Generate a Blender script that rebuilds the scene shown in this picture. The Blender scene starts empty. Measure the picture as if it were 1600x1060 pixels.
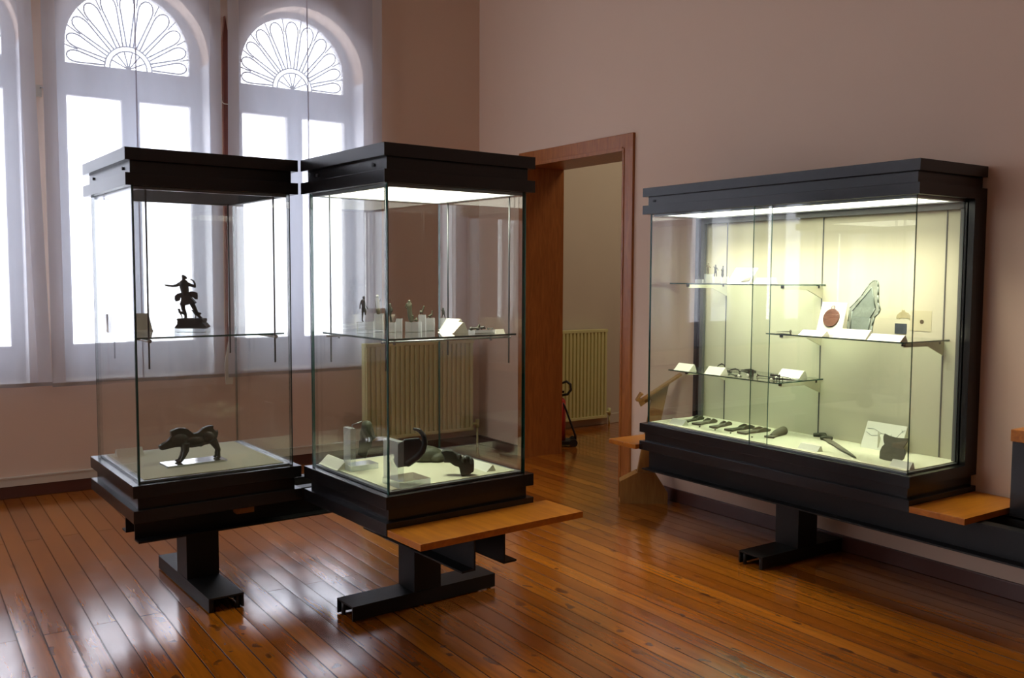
import bpy, bmesh, math, random
from mathutils import Vector, Matrix, noise
R = math.radians
random.seed(7)
SC = bpy.context.scene
COL = SC.collection

# ------------------------------------------------------------------ materials
def lin(c):
    return tuple(((v / 12.92) if v <= .04045 else ((v + .055) / 1.055) ** 2.4) for v in c)

def mat(name, col, rough=.5, metal=0., spec=.5, bump=0., bscale=40., var=0., vscale=6., coat=0., emit=None, estr=0.):
    m = bpy.data.materials.new(name); m.use_nodes = True
    nt = m.node_tree; N = nt.nodes; Lk = nt.links
    b = N['Principled BSDF']
    b.inputs['Base Color'].default_value = (*col, 1)
    b.inputs['Roughness'].default_value = rough
    b.inputs['Metallic'].default_value = metal
    b.inputs['Specular IOR Level'].default_value = spec
    b.inputs['Coat Weight'].default_value = coat
    if emit:
        b.inputs['Emission Color'].default_value = (*emit, 1); b.inputs['Emission Strength'].default_value = estr
    tc = N.new('ShaderNodeTexCoord')
    if var:
        n = N.new('ShaderNodeTexNoise'); n.inputs['Scale'].default_value = vscale; n.inputs['Detail'].default_value = 6
        Lk.new(tc.outputs['Object'], n.inputs['Vector'])
        mx = N.new('ShaderNodeMix'); mx.data_type = 'RGBA'
        mx.inputs['A'].default_value = (*[c * (1 - var) for c in col], 1)
        mx.inputs['B'].default_value = (*[min(1, c * (1 + var)) for c in col], 1)
        Lk.new(n.outputs['Fac'], mx.inputs['Factor']); Lk.new(mx.outputs['Result'], b.inputs['Base Color'])
    if bump:
        n2 = N.new('ShaderNodeTexNoise'); n2.inputs['Scale'].default_value = bscale; n2.inputs['Detail'].default_value = 4
        Lk.new(tc.outputs['Object'], n2.inputs['Vector'])
        bp = N.new('ShaderNodeBump'); bp.inputs['Strength'].default_value = bump; bp.inputs['Distance'].default_value = .002
        Lk.new(n2.outputs['Fac'], bp.inputs['Height']); Lk.new(bp.outputs['Normal'], b.inputs['Normal'])
    return m

def glass_mat(name, tint=(.955, .975, .965), f0=1.5, boost=1.0, grough=.0):
    m = bpy.data.materials.new(name); m.use_nodes = True
    nt = m.node_tree; N = nt.nodes; Lk = nt.links; N.clear()
    out = N.new('ShaderNodeOutputMaterial'); t = N.new('ShaderNodeBsdfTransparent'); g = N.new('ShaderNodeBsdfGlossy')
    t.inputs['Color'].default_value = (*tint, 1); g.inputs['Roughness'].default_value = grough
    g.inputs['Color'].default_value = (1, 1, 1, 1)
    fr = N.new('ShaderNodeFresnel'); ge = N.new('ShaderNodeNewGeometry')
    io = N.new('ShaderNodeMapRange')   # the same air-to-glass index on both faces of the sheet
    io.inputs['To Min'].default_value = f0; io.inputs['To Max'].default_value = 1 / f0
    Lk.new(ge.outputs['Backfacing'], io.inputs['Value']); Lk.new(io.outputs[0], fr.inputs['IOR'])
    mu = N.new('ShaderNodeMath'); mu.operation = 'MULTIPLY'; mu.inputs[1].default_value = boost; mu.use_clamp = True
    mx = N.new('ShaderNodeMixShader')
    Lk.new(fr.outputs['Fac'], mu.inputs[0]); Lk.new(mu.outputs[0], mx.inputs[0])
    Lk.new(t.outputs[0], mx.inputs[1]); Lk.new(g.outputs[0], mx.inputs[2]); Lk.new(mx.outputs[0], out.inputs['Surface'])
    return m

def wood_mat(name, c1, c2, axis='Y', rough=.35, scale=3., seams=None):
    """varnished timber with long grain; the grain runs along the axis"""
    m = bpy.data.materials.new(name); m.use_nodes = True
    nt = m.node_tree; N = nt.nodes; Lk = nt.links; b = N['Principled BSDF']
    tc = N.new('ShaderNodeTexCoord'); mp = N.new('ShaderNodeMapping')
    s = {'X': (.12, 1, 1), 'Y': (1, .12, 1), 'Z': (1, 1, .12)}[axis]
    mp.inputs['Scale'].default_value = tuple(v * scale * 4 for v in s)
    Lk.new(tc.outputs['Object'], mp.inputs['Vector'])
    n = N.new('ShaderNodeTexNoise'); n.inputs['Scale'].default_value = 3; n.inputs['Detail'].default_value = 8; n.inputs['Distortion'].default_value = 1.2
    Lk.new(mp.outputs[0], n.inputs['Vector'])
    cr = N.new('ShaderNodeValToRGB'); cr.color_ramp.elements[0].position = .3; cr.color_ramp.elements[1].position = .7
    cr.color_ramp.elements[0].color = (*c1, 1); cr.color_ramp.elements[1].color = (*c2, 1)
    Lk.new(n.outputs['Fac'], cr.inputs[0]); Lk.new(cr.outputs[0], b.inputs['Base Color'])
    b.inputs['Roughness'].default_value = rough
    return m

def floor_mat():
    m = bpy.data.materials.new('floorboards'); m.use_nodes = True
    nt = m.node_tree; N = nt.nodes; Lk = nt.links; b = N['Principled BSDF']
    tc = N.new('ShaderNodeTexCoord')
    mp = N.new('ShaderNodeMapping'); mp.inputs['Rotation'].default_value = (0, 0, R(90))
    Lk.new(tc.outputs['Object'], mp.inputs['Vector'])
    def brick(c1, c2, mortar, msize):
        br = N.new('ShaderNodeTexBrick'); br.offset = .37; br.offset_frequency = 2; br.squash = 1
        br.inputs['Color1'].default_value = (*c1, 1); br.inputs['Color2'].default_value = (*c2, 1)
        br.inputs['Mortar'].default_value = (*mortar, 1); br.inputs['Scale'].default_value = 1
        br.inputs['Mortar Size'].default_value = msize; br.inputs['Mortar Smooth'].default_value = .3
        br.inputs['Brick Width'].default_value = 4.3; br.inputs['Row Height'].default_value = .098
        Lk.new(mp.outputs[0], br.inputs['Vector']); return br
    b1 = brick((0, 0, 0), (1, 1, 1), (.5, .5, .5), .0030)
    # colour of each board
    cr = N.new('ShaderNodeValToRGB')
    cr.color_ramp.elements[0].color = (.24, .060, .004, 1); cr.color_ramp.elements[1].color = (.42, .128, .009, 1)
    Lk.new(b1.outputs['Color'], cr.inputs[0])
    # grain
    mg = N.new('ShaderNodeMapping'); mg.inputs['Scale'].default_value = (26, 1.6, 26)
    Lk.new(tc.outputs['Object'], mg.inputs['Vector'])
    ng = N.new('ShaderNodeTexNoise'); ng.inputs['Scale'].default_value = 1.5; ng.inputs['Detail'].default_value = 7; ng.inputs['Distortion'].default_value = .6
    Lk.new(mg.outputs[0], ng.inputs['Vector'])
    gr = N.new('ShaderNodeMapRange'); gr.inputs['From Min'].default_value = .3; gr.inputs['From Max'].default_value = .75
    gr.inputs['To Min'].default_value = .72; gr.inputs['To Max'].default_value = 1.15
    Lk.new(ng.outputs['Fac'], gr.inputs['Value'])
    m1 = N.new('ShaderNodeMix'); m1.data_type = 'RGBA'; m1.blend_type = 'MULTIPLY'; m1.inputs['Factor'].default_value = 1
    cb = N.new('ShaderNodeCombineColor')
    for k in range(3): Lk.new(gr.outputs[0], cb.inputs[k])
    Lk.new(cr.outputs[0], m1.inputs['A']); Lk.new(cb.outputs[0], m1.inputs['B'])
    # knots
    mk = N.new('ShaderNodeMapping'); mk.inputs['Scale'].default_value = (11, 5.5, 1)
    Lk.new(tc.outputs['Object'], mk.inputs['Vector'])
    nd = N.new('ShaderNodeTexNoise'); nd.inputs['Scale'].default_value = 9
    Lk.new(tc.outputs['Object'], nd.inputs['Vector'])
    ad = N.new('ShaderNodeVectorMath'); ad.operation = 'MULTIPLY_ADD'; ad.inputs[1].default_value = (.9, .9, 0)
    Lk.new(nd.outputs['Color'], ad.inputs[0]); Lk.new(mk.outputs[0], ad.inputs[2])
    vo = N.new('ShaderNodeTexVoronoi'); vo.voronoi_dimensions = '2D'; vo.inputs['Scale'].default_value = 1
    Lk.new(ad.outputs[0], vo.inputs['Vector'])
    sep = N.new('ShaderNodeSeparateColor'); Lk.new(vo.outputs['Color'], sep.inputs[0])
    sz = N.new('ShaderNodeMapRange'); sz.inputs['From Min'].default_value = .5; sz.inputs['From Max'].default_value = 1
    sz.inputs['To Min'].default_value = 0.; sz.inputs['To Max'].default_value = .17
    Lk.new(sep.outputs[0], sz.inputs['Value'])
    kn = N.new('ShaderNodeMath'); kn.operation = 'SUBTRACT'; Lk.new(sz.outputs[0], kn.inputs[0]); Lk.new(vo.outputs['Distance'], kn.inputs[1])
    ks = N.new('ShaderNodeMapRange'); ks.inputs['From Min'].default_value = -.05; ks.inputs['From Max'].default_value = .05
    Lk.new(kn.outputs[0], ks.inputs['Value'])
    m2 = N.new('ShaderNodeMix'); m2.data_type = 'RGBA'; m2.inputs['B'].default_value = (.075, .02, .006, 1)
    kf = N.new('ShaderNodeMath'); kf.operation = 'MULTIPLY'; kf.inputs[1].default_value = .85
    Lk.new(ks.outputs[0], kf.inputs[0]); Lk.new(kf.outputs[0], m2.inputs['Factor'])
    Lk.new(m1.outputs['Result'], m2.inputs['A'])
    # gaps
    m3 = N.new('ShaderNodeMix'); m3.data_type = 'RGBA'; m3.inputs['B'].default_value = (.02, .007, .003, 1)
    Lk.new(b1.outputs['Fac'], m3.inputs['Factor']); Lk.new(m2.outputs['Result'], m3.inputs['A'])
    Lk.new(m3.outputs['Result'], b.inputs['Base Color'])
    # roughness and relief of the varnish
    nr = N.new('ShaderNodeTexNoise'); nr.inputs['Scale'].default_value = 7; nr.inputs['Detail'].default_value = 5
    Lk.new(tc.outputs['Object'], nr.inputs['Vector'])
    rr = N.new('ShaderNodeMapRange'); rr.inputs['To Min'].default_value = .10; rr.inputs['To Max'].default_value = .24
    Lk.new(nr.outputs['Fac'], rr.inputs['Value']); Lk.new(rr.outputs[0], b.inputs['Roughness'])
    b.inputs['Specular IOR Level'].default_value = .6; b.inputs['Coat Weight'].default_value = .7; b.inputs['Coat Roughness'].default_value = .13; b.inputs['Coat IOR'].default_value = 1.6; Lk.new(rr.outputs[0], b.inputs['Coat Roughness'])
    h1 = N.new('ShaderNodeMath'); h1.operation = 'MULTIPLY'; h1.inputs[1].default_value = -1.2
    Lk.new(b1.outputs['Fac'], h1.inputs[0])
    mw = N.new('ShaderNodeMapping'); mw.inputs['Scale'].default_value = (3.5, 1.3, 3.5); Lk.new(tc.outputs['Object'], mw.inputs['Vector'])
    nw = N.new('ShaderNodeTexNoise'); nw.inputs['Scale'].default_value = 1.4; nw.inputs['Detail'].default_value = 5
    Lk.new(mw.outputs[0], nw.inputs['Vector'])
    sx_ = N.new('ShaderNodeSeparateXYZ'); Lk.new(tc.outputs['Object'], sx_.inputs[0])
    dv = N.new('ShaderNodeMath'); dv.operation = 'DIVIDE'; dv.inputs[1].default_value = .098; Lk.new(sx_.outputs[0], dv.inputs[0])
    fc = N.new('ShaderNodeMath'); fc.operation = 'FRACT'; Lk.new(dv.outputs[0], fc.inputs[0])
    sb = N.new('ShaderNodeMath'); sb.operation = 'SUBTRACT'; sb.inputs[1].default_value = .5; Lk.new(fc.outputs[0], sb.inputs[0])
    sq = N.new('ShaderNodeMath'); sq.operation = 'MULTIPLY'; Lk.new(sb.outputs[0], sq.inputs[0]); Lk.new(sb.outputs[0], sq.inputs[1])
    cu_ = N.new('ShaderNodeMath'); cu_.operation = 'MULTIPLY_ADD'; cu_.inputs[1].default_value = -1.1
    Lk.new(sq.outputs[0], cu_.inputs[0]); Lk.new(h1.outputs[0], cu_.inputs[2]); h1 = cu_
    h2 = N.new('ShaderNodeMath'); h2.operation = 'MULTIPLY_ADD'; h2.inputs[1].default_value = .8
    Lk.new(nw.outputs['Fac'], h2.inputs[0]); Lk.new(h1.outputs[0], h2.inputs[2])
    bp = N.new('ShaderNodeBump'); bp.inputs['Strength'].default_value = .5; bp.inputs['Distance'].default_value = .0035
    Lk.new(h2.outputs[0], bp.inputs['Height']); Lk.new(bp.outputs['Normal'], b.inputs['Normal']); Lk.new(bp.outputs['Normal'], b.inputs['Coat Normal'])
    cw = N.new('ShaderNodeMapRange'); cw.inputs['To Min'].default_value = .7; cw.inputs['To Max'].default_value = 0
    Lk.new(b1.outputs['Fac'], cw.inputs['Value']); Lk.new(cw.outputs[0], b.inputs['Coat Weight'])
    return m

def curtain_mat(name, t=.40, tr=.36, col=(.80, .79, .83)):
    m = bpy.data.materials.new(name); m.use_nodes = True
    nt = m.node_tree; N = nt.nodes; Lk = nt.links; N.clear()
    out = N.new('ShaderNodeOutputMaterial'); a = N.new('ShaderNodeBsdfTransparent'); b = N.new('ShaderNodeBsdfTranslucent'); d = N.new('ShaderNodeBsdfDiffuse')
    a.inputs['Color'].default_value = (.97, .97, 1, 1)
    b.inputs['Color'].default_value = (*col, 1); d.inputs['Color'].default_value = (*col, 1)
    m1 = N.new('ShaderNodeMixShader'); m1.inputs[0].default_value = tr
    Lk.new(d.outputs[0], m1.inputs[1]); Lk.new(b.outputs[0], m1.inputs[2])
    m2 = N.new('ShaderNodeMixShader')
    tc = N.new('ShaderNodeTexCoord'); mp = N.new('ShaderNodeMapping'); mp.inputs['Scale'].default_value = (6, 6, 1.5)
    n = N.new('ShaderNodeTexNoise'); n.inputs['Scale'].default_value = 1.2; n.inputs['Detail'].default_value = 5
    Lk.new(tc.outputs['Object'], mp.inputs[0]); Lk.new(mp.outputs[0], n.inputs['Vector'])
    r = N.new('ShaderNodeMapRange'); r.inputs['To Min'].default_value = t - .07; r.inputs['To Max'].default_value = t + .07
    Lk.new(n.outputs['Fac'], r.inputs['Value']); Lk.new(r.outputs[0], m2.inputs[0])
    Lk.new(m1.outputs[0], m2.inputs[1]); Lk.new(a.outputs[0], m2.inputs[2]); Lk.new(m2.outputs[0], out.inputs['Surface'])
    return m

M = {}
M['dark'] = mat('dark_painted_metal', (.007, .0062, .0065), .27, spec=.5, bump=.10, bscale=160)
M['dark2'] = mat('dark_steel', (.008, .0072, .007), .45, spec=.3, bump=.2, bscale=90)
M['trim'] = mat('grey_aluminium_trim', (.20, .21, .21), .38, metal=.6)
M['greystrip'] = mat('grey_strip', (.085, .09, .085), .5)
M['glass'] = glass_mat('clear_glass', (.957, .963, .952), 1.5, 1.0)
M['edge'] = mat('green_glass_edge', (.012, .07, .055), .12, spec=.8)
M['edge_light'] = mat('polished_glass_edge', (.30, .42, .38), .15, spec=.8)
M['acrylic'] = glass_mat('clear_acrylic', (.90, .93, .93), 1.49, 2.2, .04)
M['acryledge'] = curtain_mat('bright_acrylic_face', .66, .35, (.88, .92, .94))  # whitish faces painted in for the light refracted by clear acrylic
M['shelfglass'] = glass_mat('shelf_glass', (.90, .955, .93), 1.5, 1.2)
M['cream'] = mat('cream_fabric_panel', (.58, .56, .40), .95, bump=.3, bscale=300)
M['card'] = mat('white_card', (.70, .69, .57), .8)
M['wall'] = mat('rose_beige_plaster', (.64, .48, .365), .9, bump=.25, bscale=30, var=.04, vscale=1.2)
M['wall3'] = mat('pale_rose_plaster', (.74, .60, .48), .9)
M['wall2'] = mat('pale_plaster', (.54, .47, .38), .9, var=.05, vscale=2)
M['ceil'] = mat('ceiling_paint', (.80, .74, .68), .95)
M['creampaint'] = mat('cream_gloss_paint', (.55, .49, .40), .45)
M['rad'] = mat('cream_radiator_enamel', (.60, .585, .28), .38)
M['skirt'] = mat('dark_red_skirting', (.085, .028, .018), .35)
M['frame'] = mat('window_frame_paint', (.50, .47, .45), .5)
M['reveal'] = mat('white_reveal_plaster', (.80, .78, .76), .9)
M['lead'] = mat('window_leading', (.35, .35, .37), .5)
M['mahog'] = wood_mat('mahogany', (.13, .03, .016), (.20, .05, .025), 'Z', .35)
M['door'] = wood_mat('door_wood', (.25, .075, .012), (.38, .125, .024), 'Z', .38)
M['bench'] = wood_mat('bench_wood', (.36, .105, .006), (.52, .175, .010), 'Y', .33, 2.0)
M['bench3'] = wood_mat('bench_wood_cross', (.34, .10, .006), (.50, .165, .010), 'X', .33, 2.0)
M['ply'] = wood_mat('plywood', (.25, .112, .024), (.33, .16, .040), 'Z', .5)
M['floor'] = floor_mat()
M['curt'] = curtain_mat('sheer_curtain', .40, .19, (.68, .74, .86))
M['hem'] = curtain_mat('curtain_hem', .22, .16, (.70, .70, .72))
M['seam'] = curtain_mat('curtain_seam', .10, .12, (.45, .44, .50))
M['hembar'] = mat('grey_weight_tape', (.34, .32, .30), .8)
M['lamp'] = mat('lit_diffuser', (.9, .9, .85), .5, emit=(1.0, 1.0, .86), estr=3.2)
M['lampoff'] = mat('unlit_louvre', (.030, .032, .032), .8, spec=.1, bump=.8, bscale=400)
M['bronze'] = mat('dark_bronze', (.030, .033, .022), .5, metal=.15, bump=.7, bscale=60, var=.35, vscale=25)
M['bronze2'] = mat('green_bronze', (.048, .050, .026), .6, metal=.1, bump=.8, bscale=60, var=.4, vscale=30)
M['bronzeblk'] = mat('black_bronze', (.012, .014, .013), .45, metal=.3, bump=.5, bscale=50)
M['bronzegrey'] = mat('grey_bronze', (.115, .105, .066), .7, bump=.7, bscale=50, var=.3, vscale=20)
M['patina'] = mat('pale_green_patina', (.14, .175, .14), .75, bump=.8, bscale=60, var=.3, vscale=18)
M['patina2'] = mat('dull_patina', (.20, .225, .17), .8, bump=.8, bscale=60, var=.3, vscale=22)
M['copper'] = mat('copper_medallion', (.11, .045, .025), .5, metal=.2, bump=1., bscale=90, var=.5, vscale=40)
M['chrome'] = mat('steel_rod', (.35, .36, .36), .25, metal=.9)
M['rodd'] = mat('dark_rod', (.10, .11, .11), .3, metal=.7)
M['red'] = mat('red_enamel', (.42, .02, .012), .3)
M['rubber'] = mat('black_rubber', (.012, .012, .014), .5)
M['ink'] = mat('grey_ink', (.20, .22, .20), .8)
M['print'] = mat('olive_print', (.36, .32, .17), .9)
M['photo'] = mat('dark_blue_photo', (.035, .045, .055), .5, var=.6, vscale=60)
M['paper2'] = mat('tinted_paper', (.52, .49, .31), .95)
M['brown'] = mat('brown_dot', (.06, .04, .012), .8)
M['bead'] = mat('white_bead', (.80, .78, .66), .4)

# ------------------------------------------------------------------ mesh helpers
class MB:
    def __init__(s): s.bm = bmesh.new()
    def box(s, x0, x1, y0, y1, z0, z1, mi=0, m=None):
        vs = [s.bm.verts.new(v) for v in ((x0, y0, z0), (x1, y0, z0), (x1, y1, z0), (x0, y1, z0), (x0, y0, z1), (x1, y0, z1), (x1, y1, z1), (x0, y1, z1))]
        if m is not None:
            for v in vs: v.co = m @ v.co
        for f in ((0, 3, 2, 1), (4, 5, 6, 7), (0, 1, 5, 4), (1, 2, 6, 5), (2, 3, 7, 6), (3, 0, 4, 7)):
            fc = s.bm.faces.new([vs[i] for i in f]); fc.material_index = mi
        return s
    def cyl(s, p0, p1, r0, r1=None, seg=16, mi=0):
        p0, p1 = Vector(p0), Vector(p1); r1 = r0 if r1 is None else r1
        d = (p1 - p0).normalized(); a = d.orthogonal().normalized(); b = d.cross(a)
        A = [s.bm.verts.new(p0 + (a * math.cos(t) + b * math.sin(t)) * r0) for t in [2 * math.pi * i / seg for i in range(seg)]]
        B = [s.bm.verts.new(p1 + (a * math.cos(t) + b * math.sin(t)) * r1) for t in [2 * math.pi * i / seg for i in range(seg)]]
        for i in range(seg):
            f = s.bm.faces.new((A[i], A[(i + 1) % seg], B[(i + 1) % seg], B[i])); f.smooth = True; f.material_index = mi
        f = s.bm.faces.new(A[::-1]); f.material_index = mi; f = s.bm.faces.new(B); f.material_index = mi
        return s
    def tube(s, pts, r, seg=10, mi=0):
        pts = [Vector(p) for p in pts]; rings = []
        up = None
        for i, p in enumerate(pts):
            d = (pts[min(i + 1, len(pts) - 1)] - pts[max(i - 1, 0)]).normalized()
            if up is None: up = d.orthogonal().normalized()
            a = (up - d * up.dot(d)).normalized(); b = d.cross(a); up = a
            rr = r[i] if isinstance(r, (list, tuple)) else r
            rings.append([s.bm.verts.new(p + (a * math.cos(t) + b * math.sin(t)) * rr) for t in [2 * math.pi * k / seg for k in range(seg)]])
        for A, B in zip(rings, rings[1:]):
            for k in range(seg):
                f = s.bm.faces.new((A[k], A[(k + 1) % seg], B[(k + 1) % seg], B[k])); f.smooth = True; f.material_index = mi
        f = s.bm.faces.new(rings[0][::-1]); f.material_index = mi; f = s.bm.faces.new(rings[-1]); f.material_index = mi
        return s
    def ell(s, c, r, seg=20, rg=12, rot=None, mi=0):
        mtx = Matrix.Translation(c) @ (rot.to_4x4() if rot else Matrix.Identity(4)) @ Matrix.Diagonal((*r, 1))
        ret = bmesh.ops.create_uvsphere(s.bm, u_segments=seg, v_segments=rg, radius=1, matrix=mtx)
        for v in ret['verts']:
            for f in v.link_faces: f.smooth = True; f.material_index = mi
        return s
    def prism(s, poly, h0, h1, plane='XY', mi=0, m=None):
        """poly in the named plane, extruded from h0 to h1 along the third axis"""
        def P(u, v, h):
            c = {'XY': (u, v, h), 'XZ': (u, h, v), 'YZ': (h, u, v)}[plane]
            c = Vector(c); return m @ c if m is not None else c
        A = [s.bm.verts.new(P(u, v, h0)) for u, v in poly]; B = [s.bm.verts.new(P(u, v, h1)) for u, v in poly]
        n = len(poly)
        for i in range(n):
            f = s.bm.faces.new((A[i], A[(i + 1) % n], B[(i + 1) % n], B[i])); f.material_index = mi
        for q in (A[::-1], B):
            f = s.bm.faces.new(q); f.material_index = mi
        return s
    def fin(s, bevel=0., seg=2):
        bmesh.ops.recalc_face_normals(s.bm, faces=s.bm.faces)
        if bevel:
            ed = [e for e in s.bm.edges if len(e.link_faces) == 2 and e.calc_face_angle(0) > .5]
            bmesh.ops.bevel(s.bm, geom=ed, offset=bevel, segments=seg, profile=.6, affect='EDGES', clamp_overlap=True)
        return s.bm

def obj(name, mb, ms, parent=None, bevel=0.):
    bm = mb.fin(bevel) if isinstance(mb, MB) else mb
    me = bpy.data.meshes.new(name); bm.to_mesh(me); bm.free()
    for m in (ms if isinstance(ms, (list, tuple)) else [ms]): me.materials.append(M[m])
    o = bpy.data.objects.new(name, me); COL.objects.link(o)
    if parent: o.parent = parent
    return o

def thing(name, label, cat, loc=(0, 0, 0), rz=0., group=None):
    o = bpy.data.objects.new(name, None); o.empty_display_size = .05; COL.objects.link(o)
    o.location = loc; o.rotation_euler = (0, 0, rz); return tag(o, label, cat, group)

def tag(o, label, cat, group=None):
    o['label'] = label; o['category'] = cat
    if group: o['group'] = group
    return o

def struct(name, mb, m, parent=None, bevel=0.):
    o = obj(name, mb, m, parent, bevel)
    if parent is None: o['kind'] = 'structure'
    return o

def place(o, loc, rz=0.):
    o.location = loc; o.rotation_euler = (0, 0, rz); return o

def organic(name, mb, m, voxel, parent=None, smooth=6, adapt=True):
    """fuse overlapping forms into one continuous cast surface"""
    bm = mb.fin(); me = bpy.data.meshes.new(name); bm.to_mesh(me); bm.free()
    t = bpy.data.objects.new('tmp', me); COL.objects.link(t)
    r = t.modifiers.new('r', 'REMESH'); r.mode = 'VOXEL'; r.voxel_size = voxel; r.use_smooth_shade = True
    if smooth:
        s = t.modifiers.new('s', 'SMOOTH'); s.iterations = smooth; s.factor = .5
    dg = bpy.context.evaluated_depsgraph_get(); ev = t.evaluated_get(dg)
    me2 = bpy.data.meshes.new_from_object(ev); me2.name = name
    bpy.data.objects.remove(t); bpy.data.meshes.remove(me)
    me2.materials.clear(); me2.materials.append(M[m])
    for p in me2.polygons: p.use_smooth = True; p.material_index = 0
    o = bpy.data.objects.new(name, me2); COL.objects.link(o)
    if parent: o.parent = parent
    return o

# ------------------------------------------------------------------ camera
cam = bpy.data.cameras.new('camera'); co = bpy.data.objects.new('camera', cam); COL.objects.link(co); SC.camera = co
yaw, pitch, roll = R(34.049), R(4.0169), R(.2483)
F = Vector((math.sin(yaw) * math.cos(pitch), math.cos(yaw) * math.cos(pitch), -math.sin(pitch)))
Rt = Vector((math.cos(yaw), -math.sin(yaw), 0)); U = Rt.cross(F)
R2 = Rt * math.cos(roll) + U * math.sin(roll); U2 = -Rt * math.sin(roll) + U * math.cos(roll)
mw = Matrix((R2, U2, -F)).transposed().to_4x4(); mw.translation = (0, 0, 1.55)
co.matrix_world = mw
cam.sensor_width = 36; cam.lens = 1436.753 / 1600 * 36; cam.clip_start = .05

# ------------------------------------------------------------------ room shell
XD, YW = 4.427, 7.088
WX0, WY0, HC = -5.6, -4.2, 4.5
struct('floor', MB().box(WX0, 8.2, WY0, 7.5, -.06, 0), 'floor')
struct('ceiling', MB().box(WX0, 8.2, WY0, 7.5, HC, HC + .1), 'ceil')
LW = (3.9, 5.7)                          # unseen left wall windows, added to raise the ambient light
lw = MB().box(WX0 - .3, WX0, WY0, 7.5, 0, 1.0).box(WX0 - .3, WX0, WY0, 7.5, 3.7, HC)
ed_ = [WY0] + [v for c in LW for v in (c - .65, c + .65)] + [7.5]
for a_, b_ in zip(ed_[::2], ed_[1::2]): lw.box(WX0 - .3, WX0, a_, b_, 1.0, 3.7)
struct('wall_left', lw, 'wall3')
struct('wall_rear', MB().box(WX0, 8.2, WY0 - .1, WY0, 0, HC), 'wall3')
DY0, DY1, DZ = 5.106, 6.318, 2.44
struct('wall_right', MB().box(XD, XD + .365, WY0, DY0 - .02, 0, HC).box(XD, XD + .365, DY1 + .02, 7.40, 0, HC).box(XD, XD + .365, DY0 - .02, DY1 + .02, DZ + .02, HC), 'wall')
# adjoining room seen through the doorway
struct('wall_far', MB().box(XD + .365, 8.2, 7.35, 7.45, 0, HC), 'wall2')
struct('wall_next_room', MB().box(8.1, 8.2, WY0, 7.45, 0, HC), 'wall2')

WC = [1.52 - 1.26 * k for k in range(-1, 6)]       # centres of the window bays
def arch(cx, hw, z0, zs, R_, n=24, dz=.13):
    """round headed outline: stilted semicircle on two upright sides"""
    p = [(cx - hw, z0), (cx + hw, z0), (cx + hw, zs + dz)]
    p += [(cx + hw * math.cos(a), zs + dz + hw * math.sin(a)) for a in [math.pi * i / n for i in range(1, n)]]
    p += [(cx - hw, zs + dz)]
    return p
def sheet_with_holes(name, outer, holes, y0, y1, m, parent=None):
    cu = bpy.data.curves.new(name, 'CURVE'); cu.dimensions = '2D'; cu.fill_mode = 'BOTH'; cu.extrude = (y1 - y0) / 2
    for poly in [outer] + holes:
        sp = cu.splines.new('POLY'); sp.points.add(len(poly) - 1); sp.use_cyclic_u = True
        for i, (a, b) in enumerate(poly): sp.points[i].co = (a, b, 0, 1)
    t = bpy.data.objects.new('tmp', cu); COL.objects.link(t)
    dg = bpy.context.evaluated_depsgraph_get()
    me = bpy.data.meshes.new_from_object(t.evaluated_get(dg)); bpy.data.objects.remove(t)
    me.transform(Matrix.Translation((0, (y0 + y1) / 2, 0)) @ Matrix.Rotation(R(90), 4, 'X'))
    me.materials.clear(); me.materials.append(M[m]); me.name = name
    for p in me.polygons: p.material_index = 0
    o = bpy.data.objects.new(name, me); COL.objects.link(o)
    if parent: o.parent = parent
    return o
w = sheet_with_holes('wall_window_side', [(WX0, 0), (XD + .36, 0), (XD + .36, HC), (WX0, HC)],
                     [arch(c, .52, .785, 3.0, .52) for c in WC], YW, YW + .30, 'wall')
w['kind'] = 'structure'

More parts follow.
